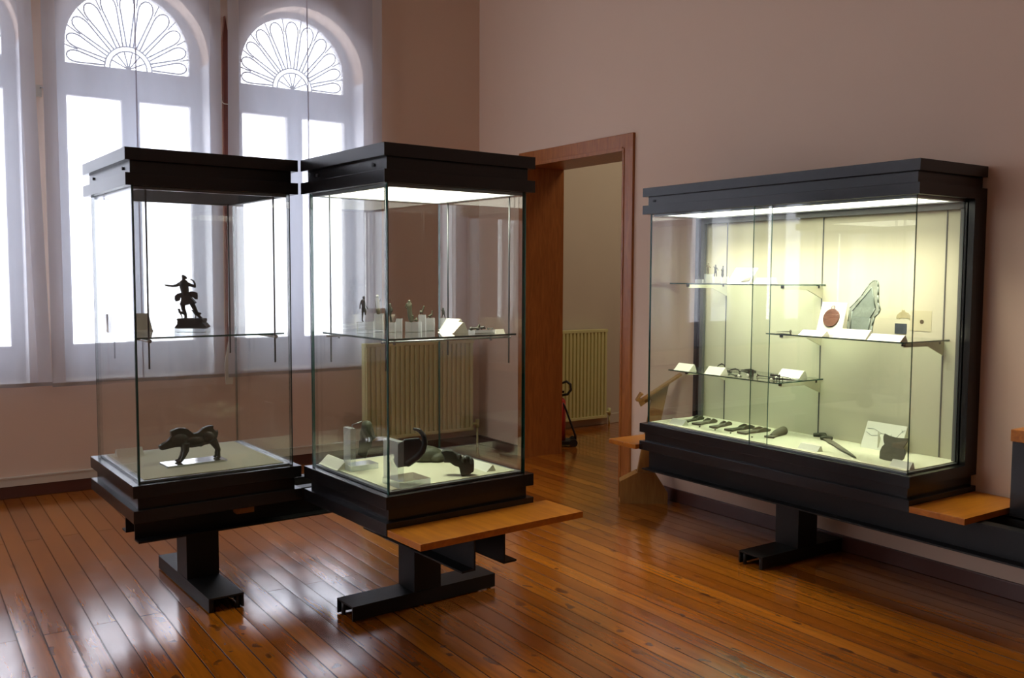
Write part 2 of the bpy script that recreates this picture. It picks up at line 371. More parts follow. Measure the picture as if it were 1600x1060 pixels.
def build_window(i, c):
    root = bpy.data.objects.new('window_%d' % i, None); COL.objects.link(root); root.location = (c, YW + .24, 0); root['kind'] = 'structure'
    hw = .432
    fr = sheet_with_holes('window_frame', arch(0, .535, .77, 3.0, .52),
                          [arch(0, hw, 3.045, 3.045, hw), [(-hw, 1.03), (-.062, 1.03), (-.062, 2.815), (-hw, 2.815)],
                           [(.062, 1.03), (hw, 1.03), (hw, 2.815), (.062, 2.815)]], -.03, .03, 'frame', root)
    # casement beads
    b = MB()
    for x0, x1 in ((-hw, -.062), (.062, hw)):
        b.box(x0 - .012, x0, -.04, -.025, 1.02, 2.825).box(x1, x1 + .012, -.04, -.025, 1.02, 2.825)
        b.box(x0, x1, -.04, -.025, 2.815, 2.828).box(x0, x1, -.04, -.025, 1.018, 1.03)
    obj('glazing_bead', b, 'frame', root)
    for x0, x1 in ((-hw, -.062), (.062, hw)):
        obj('window_pane', MB().box(x0 - .005, x1 + .005, -.003, .003, 1.025, 2.82), 'glass', root)
    obj('window_sill', MB().box(-.519, .519, -.24, -.03, .765, .790), 'creampaint', root, .004)
    obj('window_reveal', MB().box(-.522, -.516, -.24, -.03, .790, 3.12).box(.516, .522, -.24, -.03, .790, 3.12), 'reveal', root)
    # fan of lead cames in the round head
    zc = 3.05; b = MB(); top = 3.045 + .13
    def rim(a):
        dx, dz = math.cos(a), math.sin(a); best = 0
        for k in range(1, 220):
            t = k * .003; x, z = dx * t, zc + dz * t
            if abs(x) > hw or (z > top and (x * x + (z - top) ** 2) > hw * hw): break
            best = t
        return best
    y = 0
    def P(a, t): return (math.cos(a) * t, y, zc + math.sin(a) * t)
    for r in (.13, .165):
        b.tube([P(math.pi * k / 20, r) for k in range(21)], .0055, 6)
    nP = 11
    for k in range(nP):
        a0, a1 = math.pi * k / nP, math.pi * (k + 1) / nP; am = (a0 + a1) / 2; L_ = rim(am)
        g = (a1 - a0) * .40
        tip = L_ * .97; body = L_ * .80
        pts = [P(am - g * .55, .165), P(am - g, body)] + [P(am + g * math.sin(t), body + (tip - body) * math.cos(t)) for t in [(-math.pi / 2) + math.pi * q / 8 for q in range(1, 8)]] + [P(am + g, body), P(am + g * .55, .165)]
        b.tube(pts, .0058, 6)
        if k: b.tube([P(a0, L_ * .82), P(a0, rim(a0))], .005, 6)
    for k in range(1, 7):
        a = math.pi * k / 7; b.tube([P(a, .0), P(a, .13)], .005, 6)
    obj('leading', b, 'lead', root)
    obj('fanlight_pane', sheet_bm(arch(0, hw + .004, 3.042, 3.045, hw)), 'glass', root)
def added_side_window(i, c):  # unseen opening put in to bring more daylight into the room
    root = bpy.data.objects.new('window_%d' % i, None); COL.objects.link(root); root.location = (WX0 - .15, c, 0); root['kind'] = 'structure'
    b = MB()
    for y0, y1 in ((-.65, -.59), (-.03, .03), (.59, .65)): b.box(-.03, .03, y0, y1, 1.0, 3.7)
    for z0, z1 in ((1.0, 1.06), (2.9, 2.96), (3.64, 3.7)): b.box(-.029, .029, -.59, .59, z0, z1)
    obj('window_frame', b, 'frame', root)
def sheet_bm(poly):
    b = MB(); b.prism(poly, .004, .009, 'XZ'); return b
for i, c in enumerate(WC): build_window(i + 1, c)
for i, c in enumerate(LW): added_side_window(i + 8, c)

# skirtings
struct('baseboard_window_side', MB().box(WX0, XD, YW - .018, YW, .0, .085), 'skirt', bevel=.003)
struct('trim_1', MB().box(WX0, XD - .001, YW - .026, YW, .085, .138).box(WX0, XD - .001, YW - .032, YW, .138, .148), 'creampaint')
struct('baseboard_right', MB().box(XD - .018, XD, -1.0, DY0 - .11, 0, .085).box(XD - .018, XD, DY1 + .11, YW - .03, 0, .085), 'skirt', bevel=.003)
struct('baseboard_far', MB().box(XD + .365, 8.1, 7.33, 7.35, .0, .10), 'creampaint', bevel=.003)

# doorway lining and architrave
dr = bpy.data.objects.new('door_1', None); COL.objects.link(dr); dr['kind'] = 'structure'
obj('door_lining', MB().box(XD - .004, XD + .37, DY1, DY1 + .02, 0, DZ).box(XD - .004, XD + .37, DY0 - .02, DY0, 0, DZ).box(XD - .004, XD + .37, DY0 - .02, DY1 + .02, DZ, DZ + .02), 'door', dr)
a = .11
for nm, bx in (('architrave', (DY1, DY1 + a, 0, DZ + a + .01)), ('architrave', (DY0 - a, DY0, 0, DZ + a + .01))):
    y0, y1, z0, z1 = bx
    obj(nm, MB().box(XD - .022, XD, y0, y1, z0, z1).box(XD - .028, XD - .02, (y0 if y0 > 6 else y1 - .02), (y0 + .02 if y0 > 6 else y1), 0, DZ + .02), 'door', dr, .003)
obj('architrave_head', MB().box(XD - .0225, XD, DY0 - a + .0005, DY1 + a - .0005, DZ, DZ + a + .0105).box(XD - .0285, XD - .02, DY0, DY1, DZ, DZ + .03), 'door', dr, .003)

# mahogany post glimpsed between the curtains
struct('trim_2', MB().prism([(2.125, .80), (2.185, .80), (2.185, 3.30), (2.155, 3.48), (2.135, 3.30)], YW - .035, YW, 'XZ'), 'mahog')

# ------------------------------------------------------------------ curtains
def curtain(label, xl_top, xl_bot, xr_top, xr_bot, seams, z0, z1=4.25, y=YW - .075, group=None, seed=0):
    root = thing('curtain', label, 'curtain', (0, y, 0), 0, group)
    def fold(x, z):
        s = seed * 3.7
        d = .010 * math.sin(x * 9 + s) + .006 * math.sin(x * 23 + 2 * s + z * .4)
        k = max(0, 1 - (z - z0) / .6)
        return d + k * .014 * noise.noise(Vector((x * 5, z * 4, s))) + .006 * noise.noise(Vector((x * 2.5, z * 1.2, s + 9)))
    def sheet(name, fx0, fx1, nx, nz, off, m, za=z0, zb=z1):
        bm = bmesh.new(); g = []
        for j in range(nz + 1):
            t = j / nz; z = za + (zb - za) * t
            xa = fx0(z); xb = fx1(z); g.append([])
            for i in range(nx + 1):
                x = xa + (xb - xa) * i / nx
                g[-1].append(bm.verts.new((x, fold(x, z) + off, z)))
        for j in range(nz):
            for i in range(nx):
                f = bm.faces.new((g[j][i], g[j][i + 1], g[j + 1][i + 1], g[j + 1][i])); f.smooth = True
        return obj(name, bm, m, root)
    L = lambda z: xl_bot + (xl_top - xl_bot) * min(1, max(0, (z - z0) / 2.7))
    Rr = lambda z: xr_bot + (xr_top - xr_bot) * min(1, max(0, (z - z0) / 2.7))
    sheet('cloth', L, Rr, 60, 60, 0, 'curt')
    sheet('side_hem', L, lambda z: L(z) + .085, 6, 50, -.004, 'hem')
    sheet('side_hem', lambda z: Rr(z) - .085, Rr, 6, 50, -.004, 'hem')
    for s in seams: sheet('seam', lambda z: s - .006, lambda z: s + .006, 1, 50, -.004, 'seam')
    sheet('bottom_hem', L, Rr, 50, 2, -.005, 'hembar', z0 - .004, z0 + .022)
    return root
curtain('sheer white curtain panel cut by the left edge of the photo', .40 - .82, .40 - .82, .842, .905, [.23], .775, seed=1)
curtain('sheer white curtain panel behind the unlit case with the huntress statuette', .905, .905, 2.112, 2.095, [1.505], .765, seed=2)
curtain('sheer white curtain panel nearest the room corner, beside the brown-red post', 2.158, 2.12, 3.43, 3.41, [2.78], .760, seed=3)
for k in range(3):
    x1 = -.45 - 1.26 * k
    curtain('sheer white curtain panel of the left bays outside the photo', x1 - 1.22, x1 - 1.22, x1, x1, [x1 - .6], .77, seed=4 + k, group='curtains of the left bays')
# small catches on the wall between the panels
c = thing('curtain_catch', 'small pale curtain catch in the gap at the left of the photo', 'catch', (.872, YW - .03, 2.80))
obj('plate', MB().box(-.03, .03, -.006, .03, -.055, .02), 'creampaint', c, .002); obj('hook', MB().tube([(0.02, -.006, 0), (.035, -.03, .0), (.045, -.03, .02)], .004), 'chrome', c)
c = thing('curtain_tie', 'small white cord tie on the brown-red post between two curtains', 'tie', (2.13, YW - .05, 2.83))
obj('loop', MB().tube([(-.02, 0, .03), (-.015, -.01, 0), (.0, -.014, -.01), (.03, -.012, -.01), (.035, -.01, .02)], .004), 'card', c)
obj('cord', MB().tube([(-.02, 0, .06), (-.022, 0, -.05)], .006), 'card', c)
c = obj('curtain_weight', MB().prism([(2.105, .70), (2.16, .70), (2.165, .93), (2.13, 1.03), (2.10, .86)], YW - .062, YW - .055, 'XZ'), 'card')
tag(c, 'white cloth tail hanging where two curtains meet below the post', 'cloth tail')

# ------------------------------------------------------------------ radiators
def radiator(label, x0, x1, y, z0, z1, gap=.085):
    r = thing('radiator', label, 'radiator', (x0, y, 0))
    W_ = x1 - x0; n = int(W_ / .045); b = MB(); p = W_ / n
    b.box(0, W_, -.004, .055, z0 + .02, z1 - .02)
    for k in range(n):
        cx = (k + .5) * p
        b.prism([(cx - p * .40, -.002), (cx - p * .27, -.020), (cx + p * .27, -.020), (cx + p * .40, -.002)], z0 + .03, z1 - .03, 'XY')
    obj('panel', b, 'rad', r)
    obj('rail', MB().box(0, W_, -.022, .06, z1 - .03, z1), 'rad', r, .004)
    obj('rail', MB().box(0, W_, -.022, .06, z0, z0 + .03), 'rad', r, .004)
    v = obj('valve', MB().cyl((W_, .02, z0 + .05), (W_ + .06, .02, z0 + .05), .012).cyl((W_ + .06, .02, z0 + .02), (W_ + .06, .02, z0 + .09), .018).cyl((W_ + .06, .02, 0), (W_ + .06, .02, z0 + .03), .009), 'rad', r)
    for q_ in (.2, .8): obj('wall_bracket', MB().box(W_ * q_, W_ * q_ + .03, .05, gap, z0 + .1, z1 - .1), 'rad', r)
    return r
radiator('cream ribbed radiator on the window wall behind the lit square case', 3.215, 4.262, 6.925, .165, .975, .163)
radiator('cream ribbed radiator seen through the doorway', 4.95, 6.085, 7.265, .08, .995)

# ------------------------------------------------------------------ display cases
ZB, ZC, ZT, ZL = .626, 1.922, 2.082, .46
class Fr:
    def __init__(s, ox, oy, rz): s.o = Vector((ox, oy, 0)); s.rz = R(rz)
    def __call__(s, x, y, z=0):
        return s.o + Matrix.Rotation(s.rz, 3, 'Z') @ Vector((x, y, z))
C1 = Fr(.8398, 4.1662, 2.33); C2 = Fr(1.6694, 3.3963, 3.54); C3 = Fr(3.8611, 2.4374, 0)

def pane(x0, x1, y0, y1, z0, z1, parent, name='glass_pane', m='glass'):
    b = MB().box(x0, x1, y0, y1, z0, z1)
    dims = (x1 - x0, y1 - y0, z1 - z0); t = min(range(3), key=lambda k: dims[k])
    for f in b.bm.faces:
        f.normal_update()
        if abs(f.normal[t]) < .5: f.material_index = 1
    return obj(name, b, [m, 'edge'], parent)

def bands(W, D, z0, z1, ins=.025, e=(1, 1, 1, 1)):
    """two projecting bands with a recessed channel between them; e: which sides step in"""
    h = (z1 - z0) / 3; b = MB()
    b.box(0, W, 0, D, z0, z0 + h)
    b.box(ins * e[0], W - ins * e[1], ins * e[2], D - ins * e[3], z0 + h, z1 - h)
    b.box(0, W, 0, D, z1 - h, z1)
    return b

def square_case(fr, W, D, label, lit, sz, bars):
    r = thing('display_case', label, 'display case', fr(0, 0, 0), fr.rz)
    obj('cornice', bands(W, D, ZC, ZT), 'dark', r, .0012)
    obj('base', bands(W, D, ZL, ZB), 'dark', r, .0012)
    g = .03; t = .012
    # metal ledge around the inner deck
    led = MB()
    for q in ((g + t, W - g - t, g + t, g + t + .022), (g + t, W - g - t, D - g - t - .022, D - g - t), (g + t, g + t + .022, g + t + .022, D - g - t - .022), (W - g - t - .022, W - g - t, g + t + .022, D - g - t - .022)):
        led.box(*q, ZB, ZB + .009)
    obj('deck_trim', led, 'trim', r)
    obj('deck', MB().box(g + t + .022, W - g - t - .022, g + t + .022, D - g - t - .022, ZB, ZB + .012), 'cream', r)
    pane(g, W - g, g, g + t, ZB, ZC, r); pane(g, W - g, D - g - t, D - g, ZB, ZC, r)
    pane(g, g + t, g + t, D - g - t, ZB, ZC, r); pane(W - g - t, W - g, g + t, D - g - t, ZB, ZC, r)
    # light box in the roof
    fm = MB(); i = .065
    for q in ((g + t, W - g - t, g + t, i), (g + t, W - g - t, D - i, D - g - t), (g + t, i, i, D - i), (W - i, W - g - t, i, D - i)): fm.box(*q, ZC - .012, ZC)
    obj('lamp_frame', fm, 'trim', r)
    obj('lamp_diffuser', MB().box(i, W - i, i, D - i, ZC - .008, ZC), 'lamp' if lit else 'lampoff', r)
    for y in (.13, D - .13):
        obj('lock', MB().cyl((.0255, y, (ZC + ZT) / 2), (.018, y, (ZC + ZT) / 2), .007), 'rubber', r)
    # shelf on hanging rods
    x0, x1, y0, y1 = .05, W - .045, .08, D - .115
    pane(x0, x1, y0, y1, sz - .008, sz, r, 'glass_shelf', 'shelfglass')
    rx = (x0 + .05, x1 - .05) if bars == 'Y' else (x0 + .022, x1 - .012)
    ry = (y0 - .006, y1 - .01) if bars == 'Y' else (y0 + .04, y1 - .04)
    for x in rx:
        for y in ry:
            obj('hanging_rod', MB().cyl((x, y, sz - .14), (x, y, ZC - .01), .0040, seg=10), 'rodd', r)
    if bars == 'Y':
        for x in rx: obj('cross_bar', MB().cyl((x, y0 - .02, sz - .016), (x, y1 + .005, sz - .016), .007, seg=12).cyl((x, y0 - .021, sz - .016), (x, y0 - .012, sz - .016), .009, seg=12), 'chrome', r)
    else:
        for y in ry: obj('cross_bar', MB().cyl((x0, y, sz - .018), (x1 - .003, y, sz - .018), .005, seg=12).box(x0 + .06, x0 + .066, y - .006, y + .006, sz - .03, sz - .006).box(x1 - .12, x1 - .114, y - .006, y + .006, sz - .03, sz - .006), 'chrome', r)
    return r
S1, S2 = 1.266, 1.277
W1, D1, W2, D2 = .775, .819, .785, .788
case1 = square_case(C1, W1, D1, 'unlit square glass display case holding the huntress statuette and the boar', False, S1, 'Y')
case2 = square_case(C2, W2, D2, 'lit square glass display case in the middle with small figurines', True, S2, 'X')

# long wall case
r = thing('display_case', 'long lit wall display case with three staggered glass shelves', 'display case', C3(0, 0, 0), 0)
W3, D3 = .5659, 1.8455
obj('cornice', bands(W3 - .001, D3, ZC, ZT, .025, (1, 0, 1, 1)), 'dark', r, .0012)
obj('base', bands(W3 - .001, D3, ZL, ZB, .025, (1, 0, 1, 1)), 'dark', r, .0012)
obj('case_back', MB().box(.515, W3 - .001, .0, D3, ZB, ZC).box(.46, .515, 0, .05, ZB, ZC).box(.46, .515, D3 - .055, D3, ZB, ZC), 'dark', r)
obj('back_channel', MB().box(.455, .475, .05, .068, ZB + .012, ZC - .04).box(.455, .475, D3 - .083, D3 - .055, ZB + .012, ZC - .04).box(.455, .50, .05, D3 - .055, ZC - .045, ZC - .008), 'greystrip', r)
obj('back_panel', MB().box(.492, .515, .05, D3 - .055, ZB, ZC - .045), 'cream', r)
for y in (.155, .885, 1.60): obj('shelf_slot', MB().box(.4885, .4925, y - .003, y + .003, ZB + .013, ZC - .046), 'greystrip', r)
obj('deck', MB().box(.055, .4915, .055, D3 - .05, ZB, ZB + .012), 'cream', r)
obj('deck_trim', MB().box(.035, .055, .04, D3 - .04, ZB, ZB + .008).box(.055, .46, .04, .055, ZB, ZB + .008).box(.055, .46, D3 - .055, D3 - .04, ZB, ZB + .008), 'trim', r)
pane(.028, .036, .03, .985, ZB, ZC, r, 'sliding_pane'); pane(.040, .048, .872, D3 - .03, ZB, ZC, r, 'sliding_pane')
pane(.036, .46, .03, .038, ZB, ZC, r); pane(.048, .46, D3 - .038, D3 - .03, ZB, ZC, r)
obj('lamp_diffuser', MB().box(.07, .42, .08, D3 - .10, ZC - .008, ZC), 'lamp', r)
obj('lamp_frame', MB().box(.05, .07, .045, D3 - .05, ZC - .012, ZC).box(.42, .455, .045, D3 - .05, ZC - .014, ZC).box(.07, .42, .045, .08, ZC - .012, ZC).box(.07, .42, D3 - .10, D3 - .05, ZC - .012, ZC), 'trim', r)
obj('lock', MB().cyl((.026, D3 - .08, (ZC + ZT) / 2), (.018, D3 - .08, (ZC + ZT) / 2), .007), 'rubber', r)
for zt_, ya, yb, ybk in ((1.503, .86, 1.70, (.885, 1.60)), (1.237, .12, .945, (.155, .885)), (.970, .86, 1.70, (.885, 1.60))):
    pane(.10, .49, ya, yb, zt_ - .007, zt_, r, 'glass_shelf', 'shelfglass')
    for y in ybk:
        z = zt_ - .007
        obj('shelf_bracket', MB().prism([(.155, z - .004), (.155, z - .022), (.36, z - .024), (.492, z - .075), (.492, z - .004)], y - .004, y + .004, 'XZ'), 'cream', r)
        for q_ in (.15, .45): obj('bracket_stud', MB().box(q_, q_ + .012, y - .007, y + .007, z - .016, z), 'dark', r)

# ------------------------------------------------------------------ stands under the cases
def channel_beam(parent, axis, c, a, b, side, z0=.305, z1=ZL, fl=.07):
    """C-section beam: web at c, flanges pointing to side"""
    t = .008; q = MB()
    lo, hi = (c, c + side * t) if side > 0 else (c + side * t, c)
    fo, fh = (c, c + side * fl) if side > 0 else (c + side * fl, c)
    for (p, s, za, zb) in ((lo, hi, z0, z1), (fo, fh, z0, z0 + t), (fo, fh, z1 - t, z1)):
        if axis == 'X': q.box(a, b, p, s, za, zb)
        else: q.box(p, s, a, b, za, zb)
    return obj('beam', q, 'dark2', parent)
def foot_channel(parent, axis, x0, x1, y0, y1, z1=.072):
    t = .008
    q = MB().box(x0, x1, y0, y1, z1 - t, z1)
    if axis == 'Y': q.box(x0, x0 + t, y0, y1, .006, z1 - t).box(x1 - t, x1, y0, y1, .006, z1 - t)
    else: q.box(x0, x1, y0, y0 + t, .006, z1 - t).box(x0, x1, y1 - t, y1, .006, z1 - t)
    f = obj('foot', q, 'dark2', parent)
    for x in (x0 + .02, x1 - .02):
        for y in (y0 + .025, y1 - .025): obj('levelling_pad', MB().cyl((x, y, 0), (x, y, z1 - t), .010, seg=10), 'rubber', f)
    return f
s1 = thing('case_stand', 'dark steel stand under the unlit case, foot pointing to the camera', 'stand', C1(0, 0), C1.rz)
channel_beam(s1, 'X', .298, .075, 1.16, -1); channel_beam(s1, 'X', .457, .075, 1.14, 1)
obj('post', MB().box(.311, .468, .2985, .4565, .072, ZL - .001), 'dark2', s1, .002)
f = foot_channel(s1, 'Y', .308, .470, -.03, .775)
obj('rod', MB().cyl((.42, -.032, .052), (.405, .05, .05), .003, seg=8), 'chrome', f)
obj('fixing_block', MB().box(.462, .545, .02, .07, .430, .4595), 'ply', s1)
s2 = thing('case_stand', 'dark steel stand under the lit middle case and its bench', 'stand', C2(0, 0), C2.rz)
channel_beam(s2, 'Y', .320, -.19, .66, -1); channel_beam(s2, 'Y', .468, -.19, .66, 1)
obj('post', MB().box(.3205, .4675, .302, .446, .072, ZL - .001), 'dark2', s2, .002)
foot_channel(s2, 'X', .0, .785, .300, .452)
s3 = thing('case_stand', 'long dark steel stand carrying the wall case at the right', 'stand', C3(0, 0), 0)
channel_beam(s3, 'Y', .170, -1.5, 1.93, -1); channel_beam(s3, 'Y', .330, -1.5, 1.93, 1)
obj('post', MB().box(.1705, .3295, .75, .905, .072, ZL - .001), 'dark2', s3, .002)
foot_channel(s3, 'X', -.12, .545, .745, .905)

# benches
def bench(label, fr, x0, x1, y0, y1, m, n):
    b = thing('bench', label, 'bench', fr(x0, y0, ZL), fr.rz)
    L_ = x1 - x0
    obj('seat_board', MB().box(0, x1 - x0, 0, y1 - y0, .001, .030), m, b, .002)
    return b
bench('wooden bench board beside the lit middle case', C2, .004, .86, -.262, -.002, 'bench', 4)
bench('wooden bench board at the near end of the wall case', C3, .0, .555, -.268, -.002, 'bench3', 1)
bench('wooden bench board at the far end of the wall case, above the plywood foot', C3, -.03, .53, 1.848, 2.105, 'bench3', 1)

# low unit at the right edge of the photo
b = thing('low_cabinet', 'dark low cabinet with wooden top rail at the right edge of the photo', 'cabinet', C3(.33, -1.35, ZL))
obj('body', MB().box(0, .23, 0, 1.06, .002, .345), 'dark', b, .002)
obj('top_rail', MB().box(-.006, .234, 0, 1.066, .345, .40), 'bench3', b, .003)

# ------------------------------------------------------------------ plywood lectern by the doorway
ang = R(-36)
l = thing('lectern', 'plywood lectern with a sloping top between doorway and wall case', 'lectern', (4.060, 4.690, 0), ang)
k = .00425
foot = [(0, 0), (.323, 0), (.323, .075), (.235, .212), (.115, .212), (0, .150)]
obj('foot', MB().prism(foot, 0, .012, 'XZ').prism(foot, .10, .112, 'XZ').prism([(.0, .0), (.323, .0), (.323, .02), (0, .02)], .012, .10, 'XZ').prism([(.0, .138), (.115, .200), (.115, .212), (0, .150)], .012, .10, 'XZ').prism([(.235, .200), (.323, .063), (.323, .075), (.235, .212)], .012, .10, 'XZ'), 'ply', l)
obj('post', MB().prism([(.112, .19), (.198, .19), (.318, .80), (.213, .755)], .0125, .055, 'XZ'), 'ply', l, .002)
o_ = obj('sloping_top', MB().prism([(.118, .700), (.398, .892), (.405, .882), (.125, .690)], -.03, .055, 'XZ'), 'ply', l)
obj('top_rail', MB().prism([(.125, .689), (.33, .830), (.31, .79), (.138, .668)], .0, .055, 'XZ'), 'ply', l)
obj('ledge', MB().prism([(.098, .705), (.118, .70), (.130, .668), (.142, .676), (.160, .70), (.120, .725), (.148, .752), (.130, .758)], -.03, .055, 'XZ'), 'ply', l)

# ------------------------------------------------------------------ fire extinguisher in the next room
e = thing('fire_extinguisher', 'red fire extinguisher on a black wheeled frame beyond the doorway', 'fire extinguisher', (4.985, 6.635, 0), R(-34))
obj('cylinder', MB().cyl((0, 0, .05), (0, 0, .40), .075, seg=28).ell((0, 0, .40), (.075, .075, .05)), 'red', e)
obj('valve_head', MB().cyl((0, 0, .43), (0, 0, .49), .018).box(-.02, .06, -.012, .012, .48, .50), 'rubber', e)
obj('hose', MB().tube([(0, 0, .47), (.03, 0, .565), (.08, -.01, .585), (.115, -.02, .56), (.12, -.02, .51), (.09, -.02, .47), (.03, -.03, .46)], .012), 'rubber', e)
tr = MB()
for y in (-.05, .05):
    tr.tube([(.03, y, .42), (.065, y, .36), (.165, y, .09), (.165, y, .06)], .009)
tr.tube([(.165, -.05, .06), (.02, -.05, .03), (-.1, -.05, .03)], .009).tube([(.165, .05, .06), (.02, .05, .03), (-.1, .05, .03)], .009).box(-.09, .12, -.09, .09, .018, .05)
obj('trolley', tr, 'rubber', e)
for y in (-.08, .08): obj('wheel', MB().cyl((.145, y - .012, .035), (.145, y + .012, .035), .035, seg=20), 'rubber', e)

# ------------------------------------------------------------------ cards and acrylic blocks
def card(fr, x, y, z, rz, w, d, h, label, group=None, name='label_card', m='card'):
    """folded label wedge: low edge in front, triangular ends; local x = width, -y = front"""
    b = MB().prism([(0, 0), (d * .12, h * .10), (d * .62, h), (d * .74, h), (d, 0)], 0, w, 'YZ')
    o = obj(name, b, m, None, .0006); place(o, fr(x, y, z), fr.rz + R(rz)); return tag(o, label, 'label card', group)
def acry(fr, x, y, z, rz, w, d, h, label, group=None, name='acrylic_block'):
    """clear block: see-through front, ends and back whitened to stand for refracted light"""
    b = MB().box(0, w, 0, d, 0, h)
    for f in b.bm.faces:
        f.normal_update()
        if abs(f.normal.x) > .5 or f.normal.y > .5: f.material_index = 1
    o = obj(name, b, ['acrylic', 'acryledge'], None, .0004); place(o, fr(x, y, z), fr.rz + R(rz)); return tag(o, label, 'acrylic block', group)

DECK = ZB + .012
VIEW = R(-34)
def fig(name, label, cat, loc, s, p0, shapes, m, vox, rz=None, group=None, smooth=5):
    """cast figure from tapering limbs and rounded masses laid out in millimetric drawing units"""
    b = MB()
    def P(x, y, w=0): return ((x - p0[0]) * s, -w * s, (p0[1] - y) * s)
    for q in shapes:
        if q[0] == 't':
            _, pts, rr = q; b.tube([P(*p) for p in pts], [r_ * s for r_ in rr], 12)
            b.ell(P(*pts[0]), [rr[0] * s] * 3, 12, 8); b.ell(P(*pts[-1]), [rr[-1] * s] * 3, 12, 8)
        elif q[0] == 'e':
            _, c, r3 = q; b.ell(P(*c), [v * s for v in r3], 16, 10)
        elif q[0] == 'p':
            _, poly, th = q; b.prism([((x - p0[0]) * s, (p0[1] - y) * s) for x, y in poly], -th * s / 2, th * s / 2, 'XZ')
    o = organic(name, b, m, vox, None, smooth)
    place(o, loc, VIEW if rz is None else rz); return tag(o, label, cat, group)

# --- case 1, shelf: huntress statuette
s = .000330
hun = [('e', (462, 188), (27, 30, 34)), ('e', (452, 155), (20, 20, 22)), ('t', [(470, 170), (498, 184), (512, 190)], [20, 13, 4]),
       ('t', [(462, 215), (462, 245)], [15, 17]), ('e', (462, 278), (62, 36, 34)), ('t', [(462, 270), (470, 340), (482, 410)], [50, 44, 40]),
       ('t', [(400, 268), (355, 292), (300, 302), (240, 296), (195, 288)], [20, 16, 12, 10, 8]), ('e', (190, 287), (13, 8, 9)),
       ('t', [(525, 272), (575, 292), (622, 308)], [20, 17, 13]), ('t', [(622, 308), (622, 265), (600, 222), (566, 204)], [13, 11, 9, 7]), ('e', (560, 204), (12, 7, 7)),
       ('p', [(430, 400), (550, 390), (575, 470), (632, 540), (600, 562), (545, 562), (490, 578), (440, 572), (408, 570), (430, 500)], 86),
       ('p', [(425, 395), (380, 405), (330, 440), (326, 490), (338, 524), (372, 520), (400, 505), (410, 470), (440, 470)], 34),
       ('p', [(545, 375), (600, 376), (655, 395), (662, 440), (655, 492), (620, 490), (595, 462), (560, 450)], 34),
       ('t', [(440, 560), (448, 640), (478, 700), (484, 765)], [27, 21, 16, 14]), ('t', [(578, 560), (622, 650), (655, 715), (700, 765)], [27, 21, 16, 13]),
       ('e', (478, 766), (26, 26, 12)), ('e', (700, 762), (24, 26, 12)),
       ('t', [(366, 636), (384, 640), (392, 680), (440, 692)], [5, 12, 14, 14]), ('t', [(400, 690), (418, 730), (428, 765)], [9, 6, 6]), ('t', [(440, 690), (470, 730), (468, 765)], [10, 8, 8]),
       ('t', [(566, 652), (590, 662), (612, 690), (665, 702), (692, 700)], [5, 9, 14, 18, 12]), ('t', [(615, 700), (626, 735), (622, 765)], [8, 6, 7]), ('t', [(670, 700), (668, 760)], [9, 7])]
hl = C1(.375, .35, S1)
pl = MB().prism([(-.098, 0), (.078, 0), (.088, .018), (-.088 - .01, .018)][::1], -.045, .045, 'XZ')
pl = MB().box(-.072, .076, -.042, .042, 0, .019)
for f in pl.bm.faces:
    f.normal_update()
    if f.normal.y < -.5: f.material_index = 1
o = obj('plinth', pl, ['acrylic', 'acryledge'], None, .003); place(o, hl, VIEW); tag(o, 'low clear acrylic plinth under the huntress statuette', 'plinth')
t = thing('statuette', 'dark bronze statuette of a striding huntress with one arm outstretched', 'statuette', hl + Vector((0, 0, .0195)), VIEW)
hb = MB()
def HP(x, y): return ((x - 570) * s, (912 - y) * s)
hb.prism([HP(*p) for p in ((348, 912), (352, 890), (392, 845), (382, 826), (394, 805), (376, 785), (395, 768), (755, 768), (760, 800), (748, 826), (770, 842), (806, 885), (800, 905), (775, 912))], -.035, .035, 'XZ')
hb.bm.transform(Matrix.Identity(4))
obj('base', hb, 'bronzeblk', t, .003)
b = MB()
for q in hun:
    def P(x, y, w=0): return ((x - 570) * s, -w * s, (912 - y) * s)
    if q[0] == 't':
        b.tube([P(*p) for p in q[1]], [v * s * 1.38 for v in q[2]], 12); b.ell(P(*q[1][0]), [q[2][0] * s * 1.35] * 3, 12, 8); b.ell(P(*q[1][-1]), [q[2][-1] * s * 1.35] * 3, 12, 8)
    elif q[0] == 'e': b.ell(P(*q[1]), [v * s for v in q[2]], 16, 10)
    else: b.prism([((x - 570) * s, (912 - y) * s) for x, y in q[1]], -q[2] * s / 2, q[2] * s / 2, 'XZ')
organic('figure', b, 'bronzeblk', .0014, t, 3)
card(C1, .035, .50, S1, 0, .20, .13, .085, 'wide cream label wedge on the shelf of the unlit case, behind its left corner')
# --- case 1, deck: boar
o = acry(C1, .215, .235, DECK, 2, .285, .125, .010, 'thin clear acrylic slab under the bronze boar'); o.name = 'acrylic_slab'; o['category'] = 'acrylic slab'
bo = [(185, 440), (200, 500), (235, 512), (330, 500), (430, 485), (540, 490), (640, 512), (700, 520), (820, 515), (850, 522), (900, 500), (1010, 485), (1060, 500), (1110, 470), (1115, 400), (1142, 310), (1130, 285), (1108, 290), (1085, 265), (1060, 235), (1066, 184), (980, 190), (900, 215), (845, 260), (800, 288), (735, 290), (690, 250), (640, 205), (580, 186), (500, 178), (430, 195), (372, 218), (372, 280), (385, 300), (340, 350), (300, 385), (240, 415)]
bs = .000292
b = MB()
def BP(x, y): return ((x - 660) * bs, (745 - y) * bs)
b.prism([BP(*p) for p in bo], -.013, .013, 'XZ')
def BE(x, y, rx, ry, w): b.ell((BP(x, y)[0], 0, BP(x, y)[1]), (rx * bs, w, ry * bs), 20, 12)
BE(510, 370, 175, 120, .022); BE(760, 410, 230, 90, .019); BE(975, 370, 130, 115, .022); BE(340, 430, 120, 55, .015)
